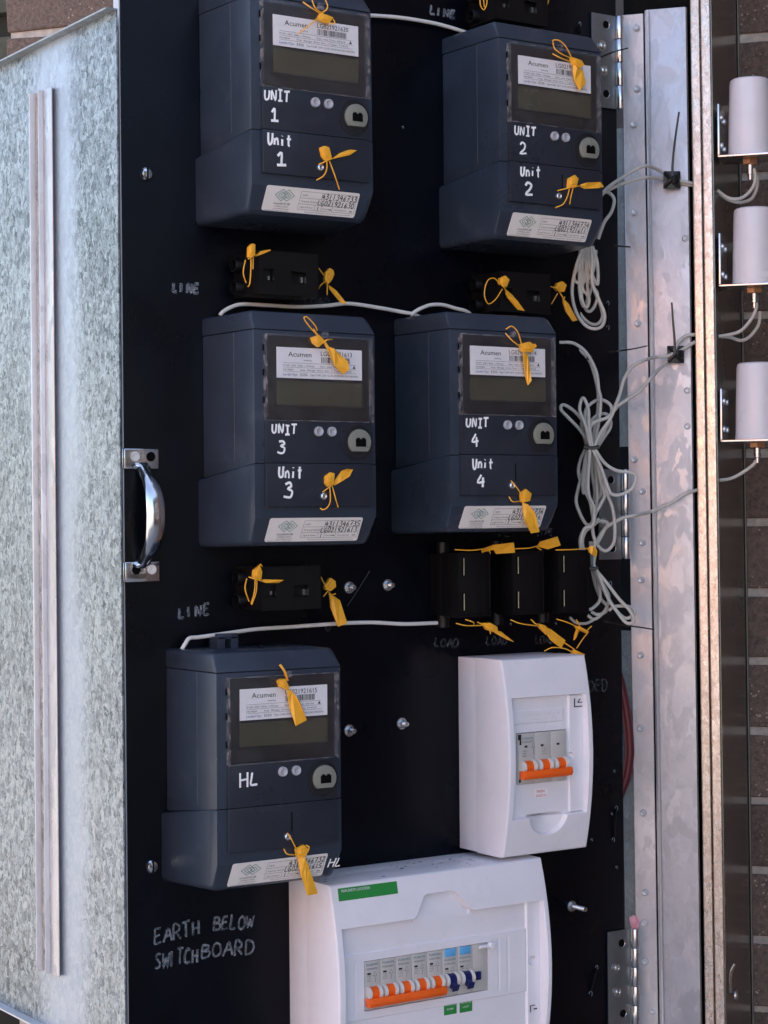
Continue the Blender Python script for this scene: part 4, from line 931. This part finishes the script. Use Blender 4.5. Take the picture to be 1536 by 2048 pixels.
bm = NB(); tube(bm, [P('H', 1095, 535, .082), P('H', 1165, 522, .082)], .0017, 10, 1); lathe(bm, P('H', 1160, 524, .082), (0, -1, 0), [(-.002, .0035), (.003, .0033), (.0034, 0)], 16); part('lid_pivot', bm, 'white_abs', e2)
for i, (x, s1_, s2_) in enumerate(((900, 'PROTECTED', 'PUMP'), (986, 'PROTECTED', 'LIGHT'))):
    aa = P('H', x, 908-14*i, .0768); bm = NB(); box(bm, aa.x, aa.x+.0148, -.0770, -.0767, aa.z, aa.z+.0135); lb = part('circuit_label', bm, 'label_green', e2, False)
    bm = NB(); text_bm(s1_, .0020, Vector((aa.x+.0010, -.0771, aa.z+.0085)), U, V, .0125, bm); text_bm(s2_, .0020, Vector((aa.x+.0035, -.0771, aa.z+.0042)), U, V, .0075, bm); part('lettering', bm, 'print_white', lb, False)
a0 = P('H', 1372, 890, .0795); bm = NB()
for (x0, x1, z0_, z1_) in ((0, .0008, 0, .0060), (0, .0060, .0060, .0067), (.0045, .0085, .0020, .0032)): box(bm, a0.x+x0, a0.x+x1, -.0800, -.0796, a0.z+z0_, a0.z+z1_)
part('cut_mark', bm, 'ink_black', e2, False)
bm = NB()
rs_ = random.Random(9)
for k in range(26):
    x = lu0+.1+rs_.random()*.12 if k < 16 else lu0+rs_.random()*.24; y = -(.02+rs_.random()*.045)
    r_ = rs_.uniform(.0006, .0018); tube(bm, [Vector((x, y, lz1+.0002)), Vector((x+r_*2, y+rs_.uniform(-.001, .001), lz1+.0003))], r_*.6, 5, 1, (V, .3))
part('dirt_specks', bm, 'burr', e2)['kind'] = 'stuff'

# ================================================================== YELLOW SECURITY SEALS
SG = 'yellow plastic security seals'
def seal(fr, body, tagp, straps, d, label, thick=.0045, sr=.00058):
    c = P(fr, *((body or tagp or straps[0])[0]), d)
    t = thing('security_seal', c, label, 'seal', SG); Nf = Vector((0, 1, 0))
    if body:
        bm = NB(); prism(bm, [P(fr, x, y, d+.0025) for x, y in body], Nf*thick); bevel_all(bm, .0006); part('lock_body', bm, 'seal_yellow', t)
        cx = sum(p[0] for p in body)/len(body); cy = sum(p[1] for p in body)/len(body)
        bm = NB(); prism(bm, [P(fr, cx+(x-cx)*.45, cy+(y-cy)*.5, d+.0036) for x, y in body], Nf*.0012); bevel_all(bm, .0003, seg=1); part('lock_insert', bm, 'seal_yellow', t)
    if tagp:
        bm = NB(); a = P(fr, *tagp[0], d); pts = []
        for i, (x, y) in enumerate(tagp): pts.append(P(fr, x, y, d+.0008+.0016*math.sin(i*2.1+len(label))))
        prism(bm, pts, Nf*.0011); bmesh.ops.triangulate(bm, faces=bm.faces[:]); part('tag', bm, 'seal_yellow', t, False)
    if straps:
        bm = NB()
        for st in straps:
            n = len(st); tube(bm, [P(fr, x, y, d+.0012+.0035*math.sin(math.pi*i/(n-1))) for i, (x, y) in enumerate(st)], sr, 6, 5)
        part('strap', bm, 'seal_yellow', t)
    return t
FD = D+.0055
seal('A', [(1045, 95), (1142, 132), (1110, 182), (1020, 150)], None, [[(905, 15), (970, 60), (1045, 108)], [(1075, -10), (1095, 45), (1085, 75), (1055, 95)], [(1138, 148), (1150, 175), (1112, 188)], [(1030, 128), (960, 190), (866, 262)], [(970, -20), (1000, 60), (1060, 105)]], FD+.002, 'seal cut off by the photo edge on the display cover of top left meter')
seal('A', [(1040, 1132), (1075, 1118), (1110, 1130), (1130, 1210), (1088, 1242), (1055, 1200)], [(1128, 1222), (1190, 1175), (1260, 1148), (1322, 1154), (1270, 1190), (1190, 1210)], [[(1028, 1262), (1080, 1240), (1135, 1216)], [(1090, 1235), (1088, 1300), (1062, 1352), (1008, 1384)], [(1108, 1235), (1148, 1340), (1186, 1455)]], FD-.001, 'seal on the lower cover screw of the top left meter')
seal('B', [(990, 395), (1060, 420), (1082, 455), (1050, 474), (1000, 442)], [(1003, 440), (1028, 472), (1065, 490), (1090, 582), (1048, 630), (1010, 560), (1000, 500)], [[(862, 300), (858, 282), (900, 282), (945, 320), (980, 385), (1000, 440)], [(858, 300), (875, 345), (930, 382), (990, 408)], [(855, 375), (920, 408), (985, 432)]], FD+.002, 'seal drooping over the name plate of the top right meter')
seal('B', [(970, 1245), (1015, 1220), (1040, 1248), (1022, 1310), (964, 1312)], [(1050, 1288), (1100, 1274), (1190, 1270), (1216, 1305), (1180, 1313), (1080, 1318), (1050, 1306)], [[(890, 1332), (970, 1312), (1055, 1296)], [(975, 1310), (960, 1370), (930, 1425), (875, 1450)], [(1000, 1310), (985, 1370), (975, 1425)]], FD-.001, 'seal with flag pointing right low on the top right meter')
seal('C', [(942, 655), (988, 638), (1027, 680), (987, 717), (955, 692)], [(1018, 690), (1045, 740), (1090, 840), (1140, 890), (1180, 862), (1172, 810), (1122, 765), (1085, 728), (1050, 715), (1030, 683)], [[(975, 640), (930, 592), (890, 535), (910, 526), (958, 575), (975, 610)], [(950, 600), (985, 650)], [(1008, 695), (1035, 672), (1070, 668)]], FD+.002, 'seal lying diagonally across the name plate of the middle left meter')
seal('C', [(1028, 1545), (1060, 1518), (1088, 1525), (1082, 1590), (1045, 1612), (1028, 1590)], [(1075, 1585), (1130, 1510), (1165, 1496), (1204, 1500), (1182, 1545), (1130, 1578), (1085, 1604)], [[(1008, 1646), (1050, 1615), (1085, 1590)], [(1055, 1610), (1058, 1700), (1040, 1742), (1012, 1758), (994, 1748)], [(1070, 1605), (1090, 1680), (1108, 1742)]], FD-.001, 'seal on the lower cover screw of the middle left meter')
seal('D', [(788, 458), (840, 444), (872, 465), (857, 506), (800, 502)], [(803, 500), (828, 520), (842, 600), (850, 670), (830, 697), (816, 650), (806, 560)], [[(700, 372), (735, 355), (770, 390), (792, 460)], [(698, 395), (740, 440), (790, 476)], [(862, 480), (876, 470), (866, 458)]], FD+.002, 'narrow seal hanging down over the name plate of the middle right meter')
seal('D', [(788, 1322), (820, 1298), (852, 1325), (842, 1368), (800, 1377)], [(798, 1375), (832, 1390), (872, 1440), (896, 1547), (850, 1555), (814, 1490), (804, 1440)], [[(730, 1250), (770, 1298), (802, 1350)], [(718, 1343), (742, 1372), (792, 1366)]], FD-.001, 'seal covering the owner label of the middle right meter')
seal('E', [(740, 742), (775, 735), (802, 790), (785, 802), (742, 782)], [(783, 790), (815, 810), (845, 850), (860, 870), (902, 980), (837, 1014), (800, 900), (790, 840)], [[(738, 652), (765, 690), (785, 745)], [(745, 648), (775, 695), (790, 745)], [(745, 735), (724, 750), (735, 770)]], FD+.002, 'seal hanging over the name plate of the HL meter')
seal('E', [(840, 1748), (885, 1720), (912, 1745), (900, 1790), (850, 1797)], [(848, 1790), (892, 1795), (920, 1870), (967, 2010), (908, 2022), (868, 1900)], [[(785, 1650), (812, 1692), (850, 1770)], [(765, 1745), (785, 1775), (842, 1780)], [(895, 1722), (915, 1735), (905, 1765)]], FD-.001, 'seal hanging below the HL meter over the large white enclosure')
f_d = .030
seal('Q', [(355, 150), (385, 120), (412, 128), (410, 230), (350, 247)], [(410, 228), (460, 190), (545, 175), (549, 185), (480, 216), (412, 240)], [[(345, 262), (380, 240), (412, 224)], [(370, 240), (370, 340), (360, 480), (343, 512)], [(390, 240), (388, 355)], [(320, 272), (304, 350), (304, 410), (326, 476)]], .0515, 'seal on the left end of the fuse holder below the top left meter')
seal('Q', [(1050, 380), (1085, 342), (1118, 360), (1126, 400), (1105, 450), (1070, 492), (1040, 450)], [(1075, 498), (1140, 545), (1185, 600), (1237, 667), (1185, 661), (1125, 587), (1080, 530)], [[(983, 345), (1015, 390), (1042, 432)], [(1040, 465), (1000, 500), (983, 532)], [(1060, 485), (1058, 587)]], .030, 'seal on the right end of the fuse holder below the top left meter')
seal('D', [(670, 75), (700, 60), (724, 85), (706, 130), (668, 110)], [(698, 138), (735, 170), (770, 210), (810, 266), (770, 259), (720, 200), (703, 170)], [[(665, 110), (635, 78), (600, 85), (580, 130), (578, 185), (600, 225), (640, 200), (680, 140)], [(665, 100), (690, 130), (705, 150)]], .051, 'looped seal on the left end of the fuse holder below the top right meter')
seal('D', [(1000, 105), (1030, 93), (1055, 115), (1040, 156), (1005, 150), (990, 135)], [(1030, 190), (1065, 225), (1116, 321), (1090, 326), (1050, 270), (1032, 220)], [[(960, 125), (1000, 140), (1032, 190)], [(1000, 165), (965, 226)], [(1010, 155), (1035, 195), (1042, 185)]], .030, 'seal on the right end of the fuse holder beside the hanging cable coil')
seal('E', [(590, 90), (625, 62), (638, 100), (632, 150), (585, 142)], [(608, 150), (650, 145), (767, 148), (735, 165), (660, 166)], [[(556, 130), (600, 145), (640, 152)], [(605, 150), (600, 220), (574, 295)], [(595, 150), (590, 220), (570, 290)], [(545, 140), (535, 200), (558, 276)], [(615, 66), (628, 56), (636, 68)]], .0515, 'seal on the left end of the fuse holder above HL meter')
seal('E', [(1010, 185), (1045, 134), (1073, 155), (1076, 190), (1045, 216), (1015, 206)], [(1030, 213), (1045, 235), (1062, 252), (1097, 267), (1142, 405), (1088, 425), (1043, 310), (1040, 265)], [[(985, 130), (1012, 185)], [(1025, 215), (1000, 247)], [(1045, 238), (1072, 230)]], .030, 'seal on the right end of the fuse holder above HL meter')
seal('B', None, None, [[(350, -20), (352, 35), (375, 68), (396, 30), (396, -20)], [(372, -20), (380, 50)]], .042, 'thin seal loop cut off by the photo top on left of topmost fuse holder')
seal('B', [(822, -30), (838, -30), (835, 2), (822, 4)], None, [[(830, -10), (822, 25), (812, 40)]], .030, 'seal end cut off by the photo top on right of topmost fuse holder')
seal('F', None, [(470, 95), (600, 80), (609, 145), (490, 153), (472, 127), (402, 142), (393, 124)], [[(223, 126), (330, 130), (405, 120), (470, 105)], [(395, 135), (402, 148)], [(440, 125), (450, 152)]], .048, 'flat seal lying on top of the leftmost load fuse')
seal('F', None, [(770, 75), (880, 42), (901, 98), (820, 123), (780, 113), (750, 106)], [[(610, 120), (700, 115), (762, 98)], [(745, 108), (775, 128)]], .048, 'flat seal lying on top of the middle load fuse')
seal('F', None, [(1085, 105), (1110, 100), (1136, 130), (1130, 173), (1100, 156), (1070, 132)], [[(868, 128), (980, 125), (1085, 116)]], .048, 'seal bent over the top right corner of the rightmost load fuse')
seal('F', [(400, 595), (450, 593), (496, 618), (500, 648), (480, 655), (430, 638)], [(478, 640), (520, 650), (602, 716), (560, 702), (478, 658)], [[(230, 597), (300, 612), (400, 610)], [(290, 572), (340, 590), (345, 605)], [(368, 590), (410, 610)], [(445, 640), (452, 665)]], .046, 'seal hanging under the leftmost load fuse')
seal('F', [(760, 598), (800, 610), (835, 640), (815, 668), (775, 630)], [(812, 625), (838, 635), (932, 706), (905, 757), (838, 705), (812, 665)], [[(580, 575), (650, 600), (765, 615)], [(710, 572), (740, 600), (765, 608)], [(800, 640), (805, 670)]], .046, 'large seal hanging under the middle load fuse')
seal('F', [(1000, 612), (1030, 618), (1085, 650), (1070, 662), (1010, 632)], [(1008, 622), (1022, 640), (1000, 690), (986, 705), (990, 670)], [[(873, 570), (940, 590), (1010, 622)], [(1000, 573), (1015, 600), (1025, 625)], [(1060, 650), (1098, 615)], [(1075, 655), (1040, 700), (1003, 757)]], .046, 'thin crossed seal under the rightmost load fuse')
seal('F', [(990, 765), (1060, 796), (1050, 806), (978, 797)], None, [[(795, 775), (850, 752), (930, 760), (985, 790)], [(925, 722), (990, 765)]], .050, 'seal on the top right corner of the small white enclosure')

# ================================================================== CABLES
CR = .0019
def cable(path, r, mat, label, name='cable', group=None, cat='cable'):
    bm = NB()
    rk = random.Random(len(label))
    for pth in (path if isinstance(path[0], list) else [path]):
        q_ = [p+Vector((rk.uniform(-1, 1), rk.uniform(-1, 1), rk.uniform(-1, 1)))*(.0008 if 0 < i < len(pth)-1 else 0) for i, p in enumerate(pth)]
        tube(bm, q_, r, 10, 7)
    return solo(name, bm, mat, label, cat, group)
def pd(fr, d, *xy): return [P(fr, x, y, d) for x, y in xy]
def pz(fr, z, *xy): return [PZ(fr, x, y, z) for x, y in xy]
cable(pd('s', .006, (725, 31), (745, 33), (800, 36), (860, 45), (900, 54), (935, 66)), CR, 'cable_white', 'white cable running between the tops of UNIT 1 and UNIT 2 meters')
cable(pd('Q', .012, (90, 770), (125, 738), (200, 692), (300, 673), (500, 681), (800, 690), (1050, 681), (1250, 672), (1536, 706)) + pd('D', .010, (60, 262), (120, 273), (165, 284), (200, 300)), CR, 'cable_white', 'white cable looping over the UNIT 3 meter toward UNIT 4 meter')
cable(pd('D', .014, (150, 292), (175, 270), (215, 246), (270, 236), (340, 236), (410, 250), (465, 270), (500, 290)), CR, 'cable_white', 'short white cable arching over the UNIT 4 meter')
cable(pd('E', .014, (160, 560), (172, 528), (205, 498), (260, 487), (420, 465), (600, 441), (800, 423), (1000, 408), (1140, 405), (1300, 405), (1484, 406)) + pd('F', .010, (80, 593), (160, 595)), CR, 'cable_white', 'white cable from the top of the HL meter to the load fuses')
za = 2.112
cable(pd('B', .03, (1150, 1420), (1200, 1350)) + pz('I', 2.1, (170, 1590), (300, 1500), (400, 1440), (490, 1421)) + pz('I', 2.122, (600, 1460), (700, 1520), (860, 1565)) + pz('I', 2.14, (960, 1590)), CR, 'cable_grey', 'grey aerial lead, upper of the pair from UNIT 2 meter to the top cable mount')
cable(pd('B', .02, (1190, 1390), (1205, 1352)) + pz('I', 2.11, (180, 1612), (300, 1560), (400, 1530), (480, 1520)) + pz('I', 2.126, (600, 1527), (760, 1562), (880, 1584)) + pz('I', 2.14, (960, 1600)), CR, 'cable_grey', 'grey aerial lead, lower of the pair from UNIT 2 meter to the top cable mount')
cable(pd('B', .02, (1200, 1345)) + pz('I', 2.105, (140, 1640), (185, 1665), (205, 1720), (180, 1810), (130, 1880), (95, 1950), (70, 2040)), CR, 'cable_grey', 'grey lead curving back behind the lower right of UNIT 2 meter')
# coil under UNIT 2
T = lambda *xy: pz('J', 2.07, *xy); T2 = lambda *xy: pz('J', 2.085, *xy); T3 = lambda *xy: pz('J', 2.097, *xy)
cable([T((170, 120), (120, 280), (90, 450), (115, 600), (190, 700), (255, 730), (308, 700), (322, 620), (285, 500), (240, 380), (245, 220), (230, 120)),
       T2((240, 120), (270, 250), (280, 400), (230, 300), (200, 130)),
       T2((200, 130), (150, 250), (105, 340), (130, 385), (190, 370), (245, 300), (265, 150)),
       T3((180, 130), (150, 300), (130, 450), (140, 600), (200, 680), (270, 700), (310, 650), (300, 560), (250, 450), (215, 300), (220, 130)),
       T2((190, 130), (185, 300), (160, 440), (165, 540), (195, 570), (215, 520), (200, 400), (210, 130)),
       T3((215, 130), (240, 300), (235, 430), (190, 560), (215, 600), (260, 560), (270, 470), (220, 380), (180, 130)),
       T2((150, 130), (145, 420), (170, 560), (210, 550), (205, 480), (165, 420), (170, 200), (190, 130))], CR*.95, 'cable_grey', 'coil of pale grey cable hanging below the UNIT 2 meter', 'cable_coil')
# central coil
c2 = 2.06
def z_(k): return 2.075+.02*math.sin(k*1.7)
JL = [
 [(-5, 830), (90, 838), (170, 885), (225, 950), (265, 1060), (290, 1180), (300, 1250), (285, 1400), (250, 1600)],
 [(-5, 836), (80, 850), (160, 905), (215, 965), (250, 1060), (280, 1200), (275, 1340), (255, 1450), (240, 1600)],
 [(230, 1605), (150, 1490), (70, 1390), (5, 1325), (20, 1294), (95, 1330), (165, 1410), (200, 1500), (238, 1605)],
 [(225, 1605), (185, 1450), (152, 1330), (152, 1255), (180, 1248), (208, 1330), (215, 1440), (240, 1605)],
 [(212, 1605), (185, 1420), (200, 1320), (262, 1260), (330, 1255), (380, 1300), (375, 1380), (325, 1490), (270, 1605)],
 [(232, 1605), (218, 1450), (265, 1375), (340, 1357), (378, 1405), (370, 1465), (325, 1530), (275, 1605)],
 [(415, 1295), (360, 1410), (300, 1500), (250, 1605)],
 [(420, 1310), (350, 1385), (240, 1430), (225, 1500), (235, 1605)],
 [(200, 1605), (175, 1500), (165, 1420), (210, 1330)],
 # below the tie
 [(195, 1605), (150, 1700), (140, 1800), (175, 1910), (225, 2000), (242, 2090), (240, 2150), (222, 2182), (185, 2165), (140, 2090), (120, 2000), (140, 1880), (180, 1740), (210, 1605)],
 [(250, 1605), (320, 1715), (420, 1775), (520, 1788), (562, 1830), (535, 1905), (450, 1950), (385, 1955), (355, 1900), (310, 1760), (235, 1605)],
 [(240, 1605), (300, 1790), (345, 1950), (385, 2050), (405, 2150), (398, 2290), (355, 2368), (305, 2360), (255, 2290), (238, 2190), (262, 2090), (300, 2020), (325, 1950), (300, 1850), (250, 1605)],
 [(220, 1605), (235, 1800), (255, 1920), (262, 2000), (300, 1960), (290, 1850), (255, 1605)],
 [(205, 1605), (180, 1720), (165, 1880), (175, 1945), (195, 1900), (190, 1780), (228, 1605)],
 [(222, 1605), (205, 1850), (215, 1960), (245, 2050), (240, 2180), (185, 2210), (155, 2280), (150, 2350), (165, 2420)],
 [(240, 1605), (270, 1900), (265, 2080), (235, 2180), (190, 2230), (170, 2310), (190, 2420)],
]
cable([[PZ('J', x, y, z_(i)) for x, y in pth] for i, pth in enumerate(JL)], CR*.95, 'cable_grey', 'big tied coil of pale grey cable hanging right of the UNIT 4 meter', 'cable_coil')
cable(pz('J', 2.085, (395, 1330), (430, 1230), (475, 1100), (540, 1010), (620, 965)) + pz('J', 2.12, (700, 942), (800, 925), (845, 895), (880, 830), (930, 785), (990, 770)) + pz('J', 2.14, (1060, 768)), CR, 'cable_grey', 'grey lead, upper one from the tied coil to the lower cable mount')
cable(pz('J', 2.085, (395, 1320), (500, 1250), (590, 1192), (680, 1090)) + pz('J', 2.12, (780, 985), (845, 918), (900, 882), (990, 830)) + pz('J', 2.14, (1060, 800)), CR, 'cable_grey', 'grey lead, lower one from the tied coil to the lower cable mount')
cable(pz('K', 2.125, (1060, -20), (1010, 0)) + pz('K', 2.118, (930, 28), (830, 92), (740, 135), (660, 160)) + pz('K', 2.09, (560, 186), (470, 205), (400, 240), (340, 285), (290, 345), (265, 400)), CR, 'cable_grey', 'single grey lead crossing the cabinet flange beside the middle hinge')
cable([pz('K', 2.09, (275, 400), (330, 300), (345, 250), (310, 225), (270, 235), (250, 260)), pz('K', 2.085, (165, 500), (150, 380), (180, 290), (240, 245), (290, 210))], CR*.9, 'cable_grey', 'short loop of grey cable lying over the middle hinge', 'cable_coil')
KL = [
 [(225, 380), (232, 480), (240, 577), (275, 660), (300, 750), (285, 820), (245, 870), (215, 885)],
 [(240, 380), (245, 480), (250, 577), (320, 700), (355, 790), (345, 870), (300, 930), (250, 950), (205, 925)],
 [(255, 380), (258, 480), (258, 577), (350, 690), (440, 800), (510, 890), (542, 960), (528, 990), (480, 975), (420, 895), (355, 800), (265, 577)],
 [(245, 577), (330, 740), (400, 860), (455, 930), (500, 945), (545, 915), (530, 868), (470, 852), (400, 862), (360, 890)],
 [(235, 577), (260, 690), (300, 800), (345, 850), (335, 900), (280, 920), (230, 900)],
]
cable([[PZ('K', x, y, 2.08+.012*math.sin(i*2)) for x, y in pth] for i, pth in enumerate(KL)], CR*.95, 'cable_grey', 'small tied coil of grey cable to the right of the load fuses', 'cable_coil')
cable(pd('F', .01, (960, 560), (1000, 598), (1060, 600), (1105, 580)), CR*.8, 'cable_grey', 'short grey cable end under the rightmost load fuse')
# leads on the outside of the cabinet, to the aerials
zc_ = 2.128
cable(pz('I', 2.13, (1085, 1625), (1170, 1680), (1250, 1696), (1330, 1672), (1390, 1600), (1410, 1520), (1400, 1440)), CR, 'cable_grey', 'front grey lead curving up to the top aerial')
cable(pz('I', 2.15, (1085, 1640), (1180, 1705), (1280, 1732), (1375, 1695), (1425, 1600), (1430, 1500)), CR, 'cable_grey', 'rear grey lead curving up behind the top aerial fitting')
cable(pz('J', 2.13, (1170, 785), (1260, 770), (1340, 738), (1410, 670), (1448, 590), (1450, 520)), CR, 'cable_grey', 'front grey lead curving up to the middle aerial')
cable(pz('J', 2.15, (1170, 785), (1250, 793), (1335, 820), (1400, 785), (1460, 700), (1478, 600)), CR, 'cable_grey', 'rear grey lead curving up behind the middle aerial fitting')
cable(pz('J', 2.13, (1175, 1848), (1270, 1830), (1350, 1792), (1430, 1725), (1465, 1660)), CR, 'cable_grey', 'single grey lead curving up to the lowest aerial')
# cable ties
def tie(path, label, r=.0011, mount=None, zt_=None, ring=None):
    t = thing('cable_tie', path[0], label, 'cable tie', 'black cable ties')
    bm = NB(); tube(bm, path, r, 6, 4, (FWD, .5), r*.7); part('tail', bm, 'black_tie', t)
    if ring: bm = NB(); tube(bm, ring, r, 6, 4); part('band', bm, 'black_tie', t)
    if mount:
        fr, x0, x1, y0, y1 = mount; bm = NB(); ps = [PZ(fr, x0, y0, zt_), PZ(fr, x1, y0, zt_), PZ(fr, x1, y1, zt_), PZ(fr, x0, y1, zt_)]
        prism(bm, ps, WB*.003); bevel_all(bm, .0006); part('adhesive_mount', bm, 'black_tie', t)
        c = sum(ps, Vector())/4; bm = NB()
        for a, b2 in ((0, 2), (1, 3)): tube(bm, [ps[a]*.85+c*.15, c-WB*.003, ps[b2]*.85+c*.15], .0022, 6, 3)
        part('saddle', bm, 'black_tie', t)
        bm = NB(); box(bm, c.x-.003, c.x+.003, c.y-.010, c.y-.004, c.z-.004, c.z+.004, .0008); part('lock_head', bm, 'black_tie', t)
tie(pz('I', 2.105, (705, 1500), (705, 1400), (725, 1200), (760, 955)), 'black cable tie with long upright tail on the top cable mount', .0016, ('I', 625, 770, 1460, 1610), 2.122)
tie(pz('J', 2.105, (850, 915), (845, 800), (835, 680), (825, 535)), 'black cable tie with long upright tail on the lower cable mount', .0016, ('J', 790, 915, 855, 982), 2.122)
tie(pd('I', .02, (95, 487), (210, 440)) + pz('I', 2.09, (325, 410)), 'black tie tail pointing right across the top hinge')
tie(pd('J', .012, (400, 116)) + pz('J', 2.1, (520, 125)), 'short black tie tail just below the right of UNIT 2 meter')
tie(pd('J', .012, (360, 905), (430, 893)) + pz('J', 2.1, (540, 878), (645, 855)), 'black tie tail pointing right across the flange between the meters')
tie(pd('K', .02, (320, 970), (480, 998)) + pz('K', 2.1, (600, 1015), (697, 1030)), 'black tie tail pointing right below the small tied coil')
tie(pz('J', 2.06, (178, 1598), (230, 1612), (292, 1603)), 'black cable tie binding the big tied coil', .0022, None, None, pz('J', 2.055, (178, 1598), (230, 1612), (292, 1603)))
tie(pz('K', 2.06, (218, 575), (250, 580), (282, 574)), 'black cable tie binding the small tied coil', .0022)
tie(pz('J', 2.075, (195, 945), (215, 948), (235, 930)), 'black cable tie on the lead above the big coil', .002)
tie(pd('s', .012, (648, 1246), (655, 1262), (668, 1240)), 'black cable tie with crossed tails on the cable above HL meter', .0012)
tie(pd('E', .004, (1275, 95), (1190, 230), (1140, 305)), 'thin black tie tail slanting between the bolts and fuse holder seal', .0006)

# ================================================================== AERIALS
C1 = PZ('s', 1436, 1024, 2.112); 
def aerial(pxc, pyb, pyt, label, sticker=False):
    s_ = .03; ratio = (pxc-768)/FPX; l1 = (C1-CAM).dot(RT); z1 = (C1-CAM).dot(FWD)
    oR, oF, bR, bF = WR.dot(RT), WR.dot(FWD), WB.dot(RT), WB.dot(FWD)
    o_ = (ratio*(z1+s_*bF)-l1-s_*bR)/(oR-ratio*oF); c = C1+WB*s_+WR*o_
    zz = (c-CAM).dot(FWD); zb_ = PZ('s', pxc, pyb, zz).z; zt_ = PZ('s', pxc, pyt, zz).z
    t = thing('aerial', (c.x, c.y, zb_), label, 'aerial', 'white cylindrical aerials on steel brackets')
    R_ = .0232; Hh = zt_-zb_
    bm = NB(); lathe(bm, (c.x, c.y, zb_+.001), (0, 0, 1), [(0, R_), (Hh*.5, R_*.965), (Hh-.006, R_*.925), (Hh-.002, R_*.89), (Hh-.0005, R_*.8), (Hh, R_*.6), (Hh+.0004, 0)], 48); part('radome', bm, 'radome', t)
    bm = NB(); lathe(bm, (c.x, c.y, zb_+.0003), (0, 0, 1), [(0, R_*1.01), (.0035, R_*1.012), (.0040, R_*1.0)], 48); part('base_ring', bm, 'radome', t)
    if sticker:
        bm = NB(); g0 = []
        for k in range(9):
            f_ = math.radians(6+5*k); o2 = (-FWD*math.cos(f_)+RT0*math.sin(f_)); o2.z = 0; o2.normalize()
            g0.append([Vector((c.x, c.y, zb_+z2))+o2*(R_*q2) for z2 in (.006, .0125) for q2 in (1.0, 1.018)])
        loft(bm, [[g[0], g[1], g[3], g[2]] for g in g0]); part('rating_sticker', bm, 'print_white', t)
    # L bracket
    def bp(o2, s2, z): return Vector((C1.x, C1.y, 0))+WR*o2+WB*s2+Vector((0, 0, z))
    def bb(bm, o0, o1, s0, s1, z0, z1):
        vs = [bm.verts.new(bp(o2, s2, z)) for o2 in (o0, o1) for s2 in (s0, s1) for z in (z0, z1)]
        for f in ((0, 1, 3, 2), (4, 6, 7, 5), (0, 4, 5, 1), (2, 3, 7, 6), (0, 2, 6, 4), (1, 5, 7, 3)): bm.faces.new([vs[i] for i in f])
    bm = NB(); bb(bm, .0025, o_+.034, s_-.025, s_+.025, zb_-.0022, zb_); bb(bm, .0025, .0045, s_-.025, s_+.025, zb_, zb_+.055); bmesh.ops.remove_doubles(bm, verts=bm.verts, dist=1e-6); bevel_all(bm, .0006); br = part('bracket', bm, 'bracket_steel', t)
    for zz2 in (.012, .042):
        for ss_ in (s_-.012, s_+.012):
            bm = NB(); lathe(bm, bp(.0045, ss_, zb_+zz2), WR, [(0, .0038), (.002, .0036), (.0028, .002), (.0029, 0)], 14); part('screw', bm, 'zinc', br)
    bm = NB(); lathe(bm, (c.x, c.y, zb_-.0024), (0, 0, -1), [(0, .0085), (.001, .0088), (.0055, .0085), (.006, .0075)], 6); part('nut', bm, 'brass', t, False)
    bm = NB(); lathe(bm, (c.x, c.y, zb_-.0085), (0, 0, -1), [(0, .0040), (.010, .0038), (.0105, .0025), (.016, .0023)], 16); part('connector', bm, 'zinc', t)
aerial(1507, 314, 160, 'topmost of three white cylindrical aerials on the right')
aerial(1513, 571, 418, 'middle of three white cylindrical aerials on the right', True)
aerial(1516, 880, 727, 'lowest of three white cylindrical aerials on the right')
